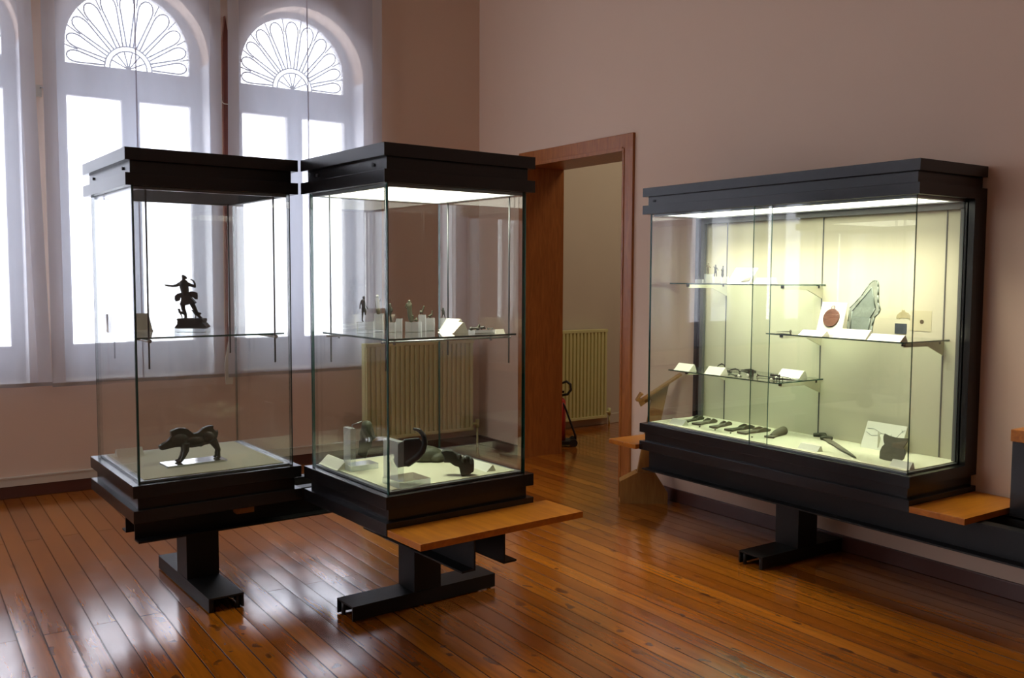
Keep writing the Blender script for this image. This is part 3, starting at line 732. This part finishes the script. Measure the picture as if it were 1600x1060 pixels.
for sgn in (-1, 1):
    yy = sgn * .017
    b.tube([(BP(*p)[0], yy, BP(*p)[1]) for p in ((600, 440), (600, 560), (560, 650), (520, 715))], [.018, .014, .010, .0075], 12)
    b.ell((BP(495, 728)[0], yy, BP(495, 725)[1]), (.014, .009, .0065), 12, 8)
    b.tube([(BP(*p)[0], yy, BP(*p)[1]) for p in ((1040, 420), (1100, 520), (1140, 600), (1135, 650))], [.020, .014, .009, .0075], 12)
    b.ell((BP(1125, 728)[0], yy, BP(0, 725)[1]), (.013, .009, .0065), 12, 8)
    b.tube([(BP(*p)[0], yy, BP(*p)[1]) for p in ((1135, 650), (1132, 735))], [.009, .009], 10)
t = thing('boar_figurine', 'dark green bronze boar with raised crest standing on an acrylic slab', 'figurine', C1(.333, .305, DECK + .0105), C1.rz + R(0))
organic('body', b, 'bronze', .0018, t, 2)
obj('tail', MB().tube([(BP(1095, 290)[0], 0, BP(0, 300)[1]), (BP(1140, 285)[0], 0, BP(0, 285)[1]), (BP(1142, 330)[0], 0, BP(0, 330)[1]), (BP(1120, 400)[0], 0, BP(0, 400)[1])], .004), 'bronze', t)
card(C1, .085, .615, DECK, 0, .125, .07, .038, 'small cream label wedge on the deck of the unlit case, left of the boar')

# --- case 2, shelf
def s2b(px0, px1, y, h, label):
    """acrylic block on the shelf"""
    return acry(C2, px0, y, S2, -37, px1 - px0, .04, h, label, 'acrylic blocks on the middle case shelf')
u3 = .000300
def afig(label, x, y, z, p0, shapes, m='bronze', name='figurine', cat='figurine', sc=u3, vox=.0011, grp='figurines on the middle case shelf'):
    return fig(name, label, cat, C2(x, y, z + .0004), sc, p0, shapes, m, vox, group=grp, smooth=3)
acry(C2, .115, .46, S2, -37, .075, .04, .055, 'clear acrylic block under the leftmost warrior figurine of the middle case')
afig('slim bronze warrior figurine, leftmost on the middle case shelf', .145, .46, S2 + .055, (738, 636),
     [('e', (760, 272), (22, 22, 24)), ('t', [(757, 295), (752, 320)], [12, 16]), ('t', [(748, 325), (752, 370), (757, 430)], [32, 28, 30]),
      ('t', [(722, 325), (702, 390), (700, 438)], [12, 10, 10]), ('t', [(772, 325), (788, 395), (820, 446)], [12, 10, 7]),
      ('t', [(745, 430), (738, 520), (735, 625)], [24, 15, 10]), ('t', [(768, 435), (782, 490), (782, 532)], [24, 18, 9]), ('t', [(735, 628), (752, 632)], [9, 8])], 'bronzeblk')
acry(C2, .238, .52, S2, -37, .040, .035, .088, 'tall clear acrylic block under the draped female figurine')
afig('draped bronze female figurine on the tall acrylic block', .256, .515, S2 + .088, (952, 546),
     [('e', (945, 282), (26, 26, 28)), ('t', [(942, 300), (940, 350), (948, 420), (955, 500), (955, 535)], [20, 34, 32, 36, 30]), ('t', [(965, 360), (985, 350), (990, 325)], [11, 9, 6]), ('t', [(920, 360), (915, 430), (925, 460)], [10, 9, 8])], 'bronzegrey')
acry(C2, .262, .46, S2, -37, .045, .035, .048, 'low clear acrylic block just right of the front glass corner')
afig('thin bronze figurine half hidden by the front corner of the glass', .292, .455, S2 + .048, (1185, 672),
     [('t', [(1163, 312), (1165, 400)], [5, 5]), ('e', (1168, 400), (20, 18, 22)), ('t', [(1168, 420), (1172, 500), (1172, 560)], [22, 24, 18]), ('e', (1190, 480), (24, 16, 40)), ('t', [(1170, 560), (1170, 640), (1180, 668)], [14, 9, 8]), ('t', [(1175, 560), (1190, 640), (1198, 668)], [14, 8, 7])])
acry(C2, .325, .47, S2, -37, .028, .03, .064, 'small clear block left of the figurine with a round shield')
acry(C2, .352, .43, S2, -37, .075, .035, .050, 'broad clear block under the figurine with a round shield')
afig('bronze seated figurine with a round shield, centre of the shelf', .378, .420, S2 + .050, (1410, 676),
     [('e', (1386, 362), (22, 22, 24)), ('t', [(1386, 380), (1384, 430), (1390, 500)], [24, 38, 36]), ('t', [(1350, 400), (1326, 450), (1340, 470)], [13, 11, 8]), ('t', [(1415, 400), (1420, 450)], [12, 10]),
      ('e', (1374, 482), (28, 26, 30)), ('t', [(1388, 510), (1398, 580), (1415, 650)], [38, 42, 40]), ('p', [(1380, 580), (1455, 580), (1450, 672), (1385, 672)], 60), ('e', (1495, 650), (26, 20, 24)), ('t', [(1490, 615), (1500, 650)], [10, 14]), ('t', [(1440, 655), (1500, 665)], [14, 12])], 'bronze2')
acry(C2, .437, .45, S2, -37, .034, .032, .080, 'tall clear block under the small goat figurine')
afig('small bronze goat figurine on a tall clear block', .452, .440, S2 + .080, (480, 330),
     [('e', (472, 300), (20, 16, 16)), ('t', [(482, 295), (495, 262), (502, 238)], [13, 9, 8]), ('t', [(498, 236), (512, 232)], [8, 4]), ('t', [(462, 305), (462, 328)], [6, 5]), ('t', [(485, 305), (488, 328)], [6, 5]), ('t', [(460, 290), (466, 268)], [6, 4])], 'bronze2', sc=.00041)
acry(C2, .480, .46, S2, -37, .045, .035, .064, 'clear block under the long-necked bird figurine')
afig('bronze long-necked bird figurine on a clear block', .501, .448, S2 + .064, (540, 372),
     [('t', [(515, 360), (540, 352), (560, 338)], [5, 15, 12]), ('t', [(560, 338), (566, 315), (567, 300)], [10, 6, 6]), ('e', (568, 296), (8, 7, 7)), ('t', [(570, 296), (584, 299)], [4, 2]), ('t', [(540, 355), (540, 370)], [7, 9])], 'bronze2', sc=.00041)
card(C2, .478, .345, S2, -92, .125, .095, .050, 'large cream label wedge in front on the middle case shelf')
card(C2, .585, .50, S2, -92, .12, .075, .056, 'second cream label wedge behind the large one on the shelf')
acry(C2, .545, .43, S2, -37, .040, .032, .062, 'clear block behind the label wedges under the waving figurine')
afig('small bronze waving figurine, rightmost of the standing figures', .562, .422, S2 + .062, (672, 392),
     [('e', (668, 284), (11, 11, 13)), ('t', [(668, 296), (668, 320), (672, 338)], [11, 14, 14]), ('t', [(658, 304), (645, 300), (642, 292)], [6, 5, 4]), ('t', [(678, 305), (685, 330)], [6, 5]), ('t', [(665, 340), (660, 365), (655, 388)], [9, 6, 5]), ('t', [(680, 340), (686, 365), (690, 388)], [9, 6, 5])], 'bronze', sc=.00041)
acry(C2, .545, .135, S2, -2, .135, .055, .018, 'low clear slab with brooches at the right of the shelf')
def brooch(label, x, y, z, pts, rr, m='bronze'):
    o = organic('brooch', MB().tube(pts, rr, 10).ell(pts[0], (rr[0] * 1.5,) * 3), m, .0012, None, 2); place(o, C2(x, y, z), VIEW); return tag(o, label, 'brooch')
brooch('long dark brooch, left on the low clear slab', .545, .165, S2 + .024, [(0, 0, 0), (.02, 0, .002), (.040, 0, 0)], [.006, .005, .003])
brooch('leaf shaped greenish brooch in the middle of the low clear slab', .582, .165, S2 + .024, [(0, 0, 0), (.006, 0, .012), (.008, 0, .020)], [.006, .006, .002], 'bronze2')
brooch('round dark brooch on the low clear slab', .600, .16, S2 + .026, [(0, 0, 0), (.01, 0, .003), (.018, 0, -.004)], [.005, .007, .003])
brooch('small slim brooch, right on the low clear slab', .640, .165, S2 + .022, [(0, 0, 0), (.012, 0, -.001), (.024, 0, .0)], [.003, .002, .004])
card(C2, .645, .10, S2, -2, .045, .02, .020, 'tiny white label at the right end of the middle case shelf')

# --- case 2, deck
def stand(label, x, y, rz, cw, cd, ch, bw, bd, bh, off=0.):
    t = thing('acrylic_stand', label, 'acrylic stand', C2(x, y, DECK), C2.rz + R(rz))
    b = MB().box(0, bw, 0, bd, 0, bh)
    for f in b.bm.faces:
        f.normal_update()
        if abs(f.normal.x) > .5 or f.normal.y < -.5: f.material_index = 1
    obj('base', b, ['acrylic', 'acryledge'], t, .0005)
    b = MB().box(off, off + cw, 0.01, cd + .01, bh, ch)
    for f in b.bm.faces:
        f.normal_update()
        if abs(f.normal.z) > .5 or f.normal.x < -.5 or f.normal.y > .5: f.material_index = 1
    obj('column', b, ['acrylic', 'acryledge'], t, .0005)
    return t
st = stand('clear acrylic stand holding the bronze head mount, at the back left', .092, .475, 0, .026, .07, .20, .14, .09, .026)
obj('pin', MB().tube([(.014, .02, .20), (.014, .02, .216), (.058, .0, .232)], .0022), 'chrome', st)
o = fig('bronze_mount', 'green bronze mount shaped like a head, pinned to an acrylic stand', 'bronze mount', C2(.175, .435, DECK + .05), .00043, (640, 535),
        [('e', (640, 165), (60, 34, 48)), ('t', [(640, 180), (650, 230), (670, 290)], [58, 66, 58]), ('t', [(610, 190), (590, 260), (600, 330)], [26, 26, 30]), ('t', [(690, 280), (730, 300)], [30, 14]), ('p', [(560, 330), (700, 300), (690, 400), (660, 440), (630, 530), (540, 480), (560, 400)], 60)], 'bronze2', .0028)
place(o, C2(.160, .455, DECK + .057), R(-34))
st = stand('thick clear acrylic stand holding the curved handle, near the front corner', .096, .055, 0, .029, .125, .20, .157, .145, .028, .0)
hs = .00040
hb_ = [('t', [(1200, 232), (1250, 245), (1300, 300), (1315, 380), (1290, 470), (1230, 540), (1130, 610)], [18, 24, 28, 32, 36, 42, 40]),
       ('p', [(985, 420), (1100, 345), (1250, 330), (1290, 400), (1250, 520), (1130, 640), (1010, 660), (975, 580)], 46), ('t', [(1000, 470), (1000, 560), (1010, 650)], [26, 22, 10])]
fig('curved_bronze', 'black bronze vessel handle curling upward, held by the thick acrylic stand', 'bronze object', C2(.185, .130, DECK + .070), hs, (1130, 655), hb_, 'bronzeblk', .0026, rz=R(-34))
o = organic('bronze_fragment', MB().ell((0, 0, .034), (.085, .055, .045)).ell((-.05, .01, .042), (.06, .05, .048)).ell((.055, -.01, .022), (.045, .05, .03)), 'bronze2', .003, None, 8)
place(o, C2(.505, .495, DECK - .004), R(-30)); tag(o, 'rounded olive green bronze lump behind the curved handle', 'bronze fragment')
os_ = .00041
b = MB()
for poly_, th in (([(250, 545), (300, 525), (370, 530), (430, 575), (470, 640), (470, 720), (400, 700), (350, 665), (280, 665), (285, 610)], 120), ([(470, 620), (520, 590), (580, 610), (612, 660), (612, 760), (560, 795), (472, 812), (450, 720)], 130)):
    b.prism([((x - 520) * os_, (812 - y) * os_) for x, y in poly_], -th * os_ / 2, th * os_ / 2, 'XZ')
for (x, y, rx, rz_) in ((455, 590, 26, 30), (500, 625, 22, 34), (545, 610, 20, 34), (590, 640, 18, 40)): b.ell(((x - 520) * os_, -.028, (812 - y) * os_), (rx * os_, .012, rz_ * os_))
o = organic('bronze_ornament', b, 'bronze', .0026, None, 5); place(o, C2(.480, .115, DECK), R(-34)); tag(o, 'dark bronze ornament with fluted fan end lying right of the acrylic stand', 'bronze ornament')
card(C2, .600, .345, DECK, -92, .235, .055, .028, 'long cream label wedge on the deck near the right pane')
card(C2, .055, .745, DECK, -92, .20, .075, .038, 'white text label wedge on the deck at the far left corner')

# --- case 3 contents (front faces -x)
def c3card(x, y1, w, d, h, z, label, rz=-90): return card(C3, x, y1, z, rz, w, d, h, label)
c3card(.085, 1.675, .115, .055, .030, DECK, 'small cream label on the deck at the far end, before the axe heads')
c3card(.085, .705, .125, .050, .028, DECK, 'small cream label on the deck between axe heads and sword')
c3card(.085, .165, .105, .05, .032, DECK, 'small cream label on the deck in front of the waisted bronze plate')
# axe heads
axes = [(.20, 1.645, .40, 1.69, .0), (.18, 1.535, .38, 1.563, .1), (.18, 1.395, .38, 1.441, .0), (.18, 1.275, .40, 1.28, 0), (.17, 1.165, .40, 1.16, 0), (.20, .99, .38, 1.035, 0)]
al = ['bronze socketed axe head, farthest along the row', 'broad grey bronze axe head, second from the far end of the row', 'greenish bronze axe head with winged flanges, third from the far end',
      'bronze axe head with tall dark flanges, fourth from the far end', 'large bronze axe head, fifth from the far end, behind the pane overlap', 'plain rounded bronze axe head at the near end of the row']
am = ['bronze2', 'bronzegrey', 'bronzegrey', 'bronze2', 'bronzegrey', 'bronzegrey']
for k_, (x0, y0, x1, y1, _) in enumerate(axes):
    L_ = math.hypot(x1 - x0, y1 - y0); a_ = math.atan2(y1 - y0, x1 - x0); b = MB()
    hw_ = (.022, .034, .028, .033, .036, .030)[k_]
    b.prism([(0, -hw_), (-.006, 0), (0, hw_), (L_ * .25, hw_ * .62), (L_ * .5, hw_ * .55), (L_ * .95, hw_ * .55), (L_, hw_ * .4), (L_, -hw_ * .4), (L_ * .95, -hw_ * .55), (L_ * .5, -hw_ * .55), (L_ * .25, -hw_ * .62)], .004, .016, 'XY')
    if k_ != 5:
        for sg in (-1, 1):
            b.prism([(L_ * .38, .004), (L_ * .58, .026), (L_ * .74, .032), (L_ * .86, .024), (L_ * .92, .004)], sg * hw_ * .62 - .004, sg * hw_ * .62 + .004, 'XZ')
    else:
        b.tube([(L_ * .15, 0, .012), (L_ * .5, 0, .020), (L_, 0, .024)], [.012, .022, .026], 14)
    o = organic('axe_head', b, am[k_], .0018, None, 2); place(o, C3(x0, y0, DECK - .003), a_); tag(o, al[k_], 'axe head', 'bronze axe heads on the deck')
mk = [('beside the second axe head', .145, 1.60), ('beside the third axe head', .145, 1.47), ('beside the fourth axe head', .145, 1.345), ('beside the fifth axe head', .14, 1.22), ('before the nearest axe head', .14, 1.06)]
for t_, x, y in mk:
    o = obj('marker', MB().cyl((0, 0, 0), (0, 0, .006), .005, seg=10), 'bronze2'); place(o, C3(x, y, DECK)); tag(o, 'tiny dark number marker on the deck ' + t_, 'marker', 'number markers on the deck')
# sword
sx, sy, ex, ey = .44, .80, .10, .355
L_ = math.hypot(ex - sx, ey - sy); a_ = math.atan2(ey - sy, ex - sx)
t = thing('sword', 'corroded short bronze sword lying on the deck of the wall case', 'sword', C3(sx, sy, DECK), a_)
b = MB().prism([(0, -.015), (.05, -.022), (.08, -.014), (.13, -.020), (.22, -.015), (.30, -.018), (.40, -.013), (.50, -.007), (L_, 0), (.50, .007), (.40, .012), (.30, .015), (.22, .017), (.13, .018), (.08, .015), (.05, .021), (0, .015)], .002, .012, 'XY')
organic('blade', b, 'bronzegrey', .0026, t, 4)
b = MB().tube([(-.06, 0, .012), (.0, 0, .012), (.03, 0, .010)], [.016, .014, .016], 12).tube([(-.07, -.045, .012), (-.06, 0, .014), (-.07, .05, .012)], [.010, .014, .012], 12).tube([(.035, -.034, .012), (.03, 0, .014), (.035, .034, .012)], [.010, .012, .010], 12)
organic('hilt', b, 'bronze2', .0026, t, 4)
# drawing card leaning on the back panel
t = thing('drawing_card', 'white card with a line drawing leaning at the back of the deck', 'drawing card', C3(.405, .548, DECK), R(-90))
tilt = Matrix.Rotation(R(-24), 4, 'X')
q = MB().box(0, .232, 0, .003, 0, .150, m=tilt); obj('card', q, 'card', t)
ink = MB()
def ip(u, v): return tilt @ Vector((u, -.0008, v))
for pts in (((.012, .108), (.05, .112), (.085, .098), (.10, .092)), ((.010, .090), (.045, .072), (.08, .078), (.10, .092)), ((.10, .092), (.13, .090), (.155, .075), (.178, .052)), ((.155, .062), (.158, .095)), ((.175, .055), (.195, .090), (.215, .122), (.228, .126)), ((.205, .128), (.220, .112)), ((.15, .055), (.145, .03))):
    ink.tube([ip(*p_) for p_ in pts], .0010, 5)
obj('line_drawing', ink, 'ink', t)
obj('prop', MB().prism([(.004, 0), (.060, 0), (.004, .10)], .10, .103, 'YZ', m=None), 'card', t)
# waisted bronze plate
poly = [(.003, .000), (.03, -.004), (.075, -.004), (.115, 0), (.133, .02), (.136, .045), (.128, .066), (.118, .074), (.125, .085), (.134, .102), (.133, .122), (.10, .118), (.065, .117), (.03, .121), (.006, .128), (.001, .112), (.006, .09), (.015, .074), (.004, .060), (-.002, .035)]
o = obj('bronze_plate', MB().prism([(u, v + .004) for u, v in poly], 0, .005, 'XZ', m=Matrix.Rotation(R(-16), 4, 'X')), 'bronzegrey', None, .001)
place(o, C3(.20, .298, DECK), R(-90)); tag(o, 'waisted grey bronze plate standing before the drawing card', 'bronze plate')
# lower shelf
Z3 = .970
c3card(.112, 1.668, .128, .07, .040, Z3, 'cream label wedge at the far end of the lowest shelf')
c3card(.112, 1.415, .128, .07, .042, Z3, 'cream label wedge in the middle of the lowest shelf, beside the first')
c3card(.33, 1.062, .155, .085, .045, Z3, 'cream label wedge at the near end of the lowest shelf, behind the pins')
def fib(label, x, y, rz, L_, H_, m='bronzeblk'):
    b = MB().tube([(0, 0, .004), (L_ * .12, 0, H_ * .8), (L_ * .35, 0, H_), (L_ * .65, 0, H_ * .65), (L_ * .8, 0, .006), (L_, 0, .004)], [.003, .0042, .0055, .004, .0022, .0016], 10)
    b.tube([(0, -.010, .005), (0, .010, .005)], .004, 8).tube([(0, 0, .0025), (L_, 0, .0025)], .0014, 6)
    o = organic('brooch', b, m, .0013, None, 2); place(o, C3(x, y, Z3), R(rz)); return tag(o, label, 'brooch', 'bow brooches on the lowest shelf')
fib('large dark bow brooch on the lowest shelf nearest the upright', .42, 1.53, 110, .070, .030)
fib('flat bow brooch on the lowest shelf behind the first label', .33, 1.50, 110, .075, .014)
fib('bow brooch on the lowest shelf behind the second label', .33, 1.33, 100, .095, .020)
fib('small bow brooch close behind the second label', .26, 1.34, 95, .06, .012)
fib('long knobbed bow brooch at the back of the lowest shelf', .44, 1.31, 95, .105, .012)
def small(name, label, x, y, mb, m, cat, rz=0): o = obj(name, mb, m); place(o, C3(x, y, Z3), R(rz)); return tag(o, label, cat)
small('ring', 'thin dark ring on the lowest shelf right of the second label', .16, 1.19, MB().tube([(.02 * math.cos(t_), .02 * math.sin(t_), .003) for t_ in [2 * math.pi * i / 20 for i in range(21)]], .0016, 6), 'bronzeblk', 'ring')
small('bead', 'white bead beside the thin ring on the lowest shelf', .135, 1.165, MB().ell((0, 0, .008), (.007, .007, .008)), 'bead', 'bead')
small('buckle', 'square dark openwork buckle standing on the lowest shelf', .22, 1.172, MB().box(0, .004, -.040, 0, .0, .012).box(0, .004, -.040, -.030, .012, .030).box(0, .004, -.010, 0, .012, .030).box(0, .004, -.040, 0, .024, .034), 'bronze', 'buckle')
small('bead', 'white bead in front of the square openwork buckle', .195, 1.150, MB().ell((0, 0, .009), (.007, .007, .009)), 'bead', 'bead')
small('pendant', 'tiny dark pendant with a pale tip, right of the openwork buckle', .22, 1.105, MB().tube([(0, 0, .002), (0, -.006, .014), (0, -.004, .020)], [.004, .003, .005], 8), 'bronze', 'pendant')
def pin(label, x, y, rz, L_, nb, rb):
    t = thing('pin', label, 'pin', C3(x, y, Z3), R(rz))
    obj('shaft', MB().tube([(0, 0, .007), (L_, 0, .003)], [.0026, .0012], 8), 'bronzeblk', t)
    for i in range(nb): obj('bead', MB().ell((i * .0145 + .004, 0, .0085), (.0062, rb, rb), 12, 8), 'bronzeblk', t)
pin('beaded bronze pin farthest back beside the near label', .325, 1.095, -90 + 0, .205, 5, .0085)
pin('beaded bronze pin in front at the near end of the lowest shelf', .175, .985, -55, .22, 6, .0085)
pin('plain thin pin crossing the lowest shelf between the beaded pins', .245, 1.12, -80, .23, 1, .004)
for k_, (x, y, t_) in enumerate(((.30, .935, 'under the tip of the back pin'), (.165, .955, 'under the front pin'), (.26, 1.00, 'between the two beaded pins'))):
    small('bead', 'white bead ' + t_, x, y, MB().ell((0, 0, .007), (.007, .007, .007)), 'bead', 'bead')
# middle shelf
Z2 = 1.237
t = thing('medallion_card', 'cream card with a round copper medallion standing on the middle shelf', 'medallion card', C3(.30, .772, Z2), R(-90))
tl = Matrix.Rotation(R(-17), 4, 'X')
obj('card', MB().box(0, .158, 0, .006, 0, .178, m=tl), 'card', t)
obj('prop', MB().prism([(.012, 0), (.075, 0), (.045, .12)], .150, .156, 'YZ'), 'cream', t)
q = MB(); q.cyl(tl @ Vector((.078, -.001, .092)), tl @ Vector((.078, -.006, .092)), .051, .049, 36)
q.tube([tl @ Vector((.078 + .010 * math.cos(t_), -.004, .149 + .010 * math.sin(t_))) for t_ in [2 * math.pi * i / 14 for i in range(15)]], .0018, 6)
obj('medallion', q, 'copper', t)
t = thing('bronze_mount', 'large pale green bronze mount with pointed top on the middle shelf', 'bronze mount', C3(.345, .615, Z2), R(-90))
k5 = .00080
def MP(x, y): return ((x - 745) * k5, (470 - y) * k5)
outer = [(755, 460), (750, 380), (752, 290), (790, 250), (830, 205), (878, 130), (900, 108), (920, 102), (935, 110), (945, 145), (950, 200), (958, 250), (975, 290), (968, 315), (940, 345), (932, 400), (935, 468)]
inner = [(775, 440), (775, 310), (900, 150), (945, 285), (915, 350), (912, 440)]
tl = Matrix.Rotation(R(-8), 4, 'X')
q = MB().prism([MP(*p) for p in outer], 0, .014, 'XZ', m=tl)
obj('plate', q, 'patina2', t, .002)
q = MB(); ii = [MP(*p) for p in inner]
for a0, a1 in zip(ii, ii[1:] + ii[:1]): q.tube([tl @ Vector((a0[0], -.002, a0[1])), tl @ Vector((a1[0], -.002, a1[1]))], .0028, 8)
oo = [MP(*p) for p in outer]
for a0, a1 in zip(oo, oo[1:] + oo[:1]): q.tube([tl @ Vector((a0[0], .002, a0[1])), tl @ Vector((a1[0], .002, a1[1]))], .0038, 8)
obj('moulding', q, 'patina', t)
obj('field', MB().prism(ii, -.0015, .004, 'XZ', m=tl), 'patina', t)
c3card(.125, .750, .150, .065, .026, Z2, 'white label wedge in front of the medallion card')
c3card(.14, .545, .190, .075, .042, Z2, 'larger cream label wedge in front of the pale green mount')
c3card(.105, .320, .178, .065, .030, Z2, 'white label wedge at the near end of the middle shelf')
o = obj('pin', MB().tube([(0, 0, .004), (0, -.085, .008)], [.0012, .003], 8).ell((0, -.095, .009), (.008, .006, .010), 12, 8), 'bronzegrey'); place(o, C3(.2, .955, Z2)); tag(o, 'thin pin with pale knob at the far end of the middle shelf', 'pin')
# prints fixed on the back panel
o = obj('print', MB().prism([(0, 0), (.006, .014), (.02, .026), (.030, .030), (.033, .042), (.040, .036), (.045, .042), (.052, .030), (.070, .024), (.082, .010), (.080, -.004), (.078, -.014), (.072, -.004), (.055, -.002), (.030, -.002), (.018, -.010), (.012, -.002), (.004, -.010)], 0, .0012, 'XZ'), 'print')
place(o, C3(.4905, .418, 1.335), R(-90)); tag(o, 'olive animal silhouette print on the back panel', 'print')
t = thing('photo_print', 'small dark blue photo on the back panel above the nearest white label', 'photo', C3(.4905, .424, 1.250), R(-90))
obj('picture', MB().box(0, .068, 0, .0012, 0, .054), 'photo', t)
t = thing('paper_print', 'beige paper with one dark dot on the back panel at the near end', 'print', C3(.4905, .338, 1.270), R(-90))
obj('paper', MB().box(0, .118, 0, .001, 0, .104), 'paper2', t); obj('dot', MB().cyl((.066, -.0008, .048), (.066, .0005, .048), .011, seg=20), 'brown', t)
# top shelf
Z1 = 1.503
for k_, (x, y, h_, w_, lb) in enumerate(((.25, 1.635, .022, .045, 'lowest clear block at the far end of the top shelf'), (.25, 1.558, .055, .055, 'tall clear block on the top shelf'), (.25, 1.490, .040, .050, 'clear block under the figurine with raised arm on the top shelf'), (.25, 1.430, .040, .046, 'clear block nearest the label cards on the top shelf'))):
    acry(C3, x, y, Z1, -60, w_, .035, h_, lb, 'clear blocks on the top shelf')
def tfig(label, x, y, z, p0, shapes, m='bronze', cat='figurine'): return fig('figurine', label, cat, C3(x, y, z + .0005), .000245, p0, shapes, m, .0011, rz=R(-45), group='figurines on the top shelf', smooth=2)
tfig('tiny forked bronze piece on the lowest block of the top shelf', .245, 1.605, Z1 + .022, (780, 560), [('t', [(778, 425), (780, 480), (745, 555)], [5, 7, 6]), ('t', [(780, 480), (810, 555)], [7, 6])])
tfig('pale bronze figurine with outstretched arm on the tall top shelf block', .245, 1.522, Z1 + .055, (1005, 440), [('e', (1005, 180), (20, 20, 20)), ('t', [(1005, 205), (1003, 260), (1000, 310)], [20, 26, 22]), ('t', [(1010, 235), (1040, 260), (1065, 285)], [12, 10, 8]), ('t', [(985, 225), (950, 260)], [11, 8]), ('t', [(995, 310), (990, 380), (988, 435)], [18, 12, 12]), ('t', [(1010, 310), (1018, 380), (1020, 435)], [18, 12, 12])], 'bronzegrey')
tfig('dark bronze figurine with one raised arm on the top shelf', .245, 1.462, Z1 + .040, (1230, 492), [('e', (1232, 215), (18, 18, 20)), ('t', [(1232, 235), (1230, 290), (1228, 350)], [16, 32, 26]), ('t', [(1205, 275), (1188, 265), (1188, 240)], [10, 9, 7]), ('t', [(1255, 280), (1280, 310), (1290, 345)], [11, 9, 9]), ('t', [(1222, 350), (1208, 420), (1205, 485)], [20, 16, 14]), ('t', [(1240, 350), (1252, 420), (1256, 485)], [20, 15, 13])])
tfig('dark draped bronze figurine next to the one with a raised arm', .245, 1.405, Z1 + .040, (1325, 492), [('e', (1335, 250), (20, 20, 22)), ('t', [(1332, 275), (1328, 330), (1325, 400), (1325, 455)], [16, 32, 28, 36]), ('t', [(1305, 320), (1290, 340)], [11, 9]), ('t', [(1325, 455), (1325, 486)], [36, 28])])
t = thing('coin_card', 'large white sloping card with a coin fragment on the top shelf', 'card', C3(.17, 1.300, Z1), R(-90))
tl = Matrix.Rotation(R(-40), 4, 'X')
obj('card', MB().box(0, .165, 0, .004, 0, .118, m=tl), 'card', t); obj('prop', MB().prism([(.01, 0), (.085, 0), (.068, .075)], .150, .155, 'YZ'), 'card', t)
q = MB().prism([(.100, .012), (.158, .020), (.158, .048), (.140, .046), (.118, .034)], -.004, -.0005, 'XZ', m=tl); obj('coin_fragment', q, 'bronzegrey', t)
c3card(.15, 1.095, .125, .07, .034, Z1, 'white label wedge beside the coin card on the top shelf')

# ------------------------------------------------------------------ light
wd = bpy.data.worlds.new('overcast_sky'); SC.world = wd; wd.use_nodes = True
bg = wd.node_tree.nodes['Background']; bg.inputs[0].default_value = (.86, .885, 1.0, 1); bg.inputs[1].default_value = 8.2
def area(name, loc, rot, sx, sy, power, col, portal=False):
    ld = bpy.data.lights.new(name, 'AREA'); ld.shape = 'RECTANGLE'; ld.size = sx; ld.size_y = sy; ld.energy = power; ld.color = col
    o = bpy.data.objects.new(name, ld); COL.objects.link(o); o.location = loc; o.rotation_euler = rot
    if portal: ld.cycles.is_portal = True
    return o
for c_ in WC: area('window_portal', (c_, YW + .34, 2.27), (R(-90), 0, 0), 1.1, 2.7, 1, (1, 1, 1), True)
for c_ in LW: area('window_portal', (WX0 - .34, c_, 2.35), (0, R(-90), 0), 2.7, 1.3, 1, (1, 1, 1), True)  # portals of the added left wall openings
def lamp(fr, x, y, sx, sy, power):
    o = area('case_lamp', fr(x, y, ZC - .0095), (0, 0, fr.rz), sx, sy, power, (1, .96, .78)); o.data.spread = R(112)
lamp(C2, W2 / 2, D2 / 2, W2 - .15, D2 - .15, 11)
lamp(C3, .205, D3 / 2 - .01, .24, 1.62, 26)
area('next_room_fill', (6.4, 5.2, HC - .1), (0, 0, 0), 1.2, 1.2, 45, (1, .88, .68))  # added fill light for the adjoining room, no fixture known there

SC.view_settings.view_transform = 'Standard'; SC.view_settings.look = 'None'
SC.view_settings.exposure = 0; SC.view_settings.gamma = 1; SC.view_settings.use_curve_mapping = False
SC.cycles.max_bounces = 12; SC.cycles.transparent_max_bounces = 32; SC.cycles.diffuse_bounces = 6; SC.cycles.glossy_bounces = 6
SC.cycles.use_denoising = True; SC.cycles.sample_clamp_indirect = 6; SC.cycles.caustics_reflective = False; SC.cycles.caustics_refractive = False
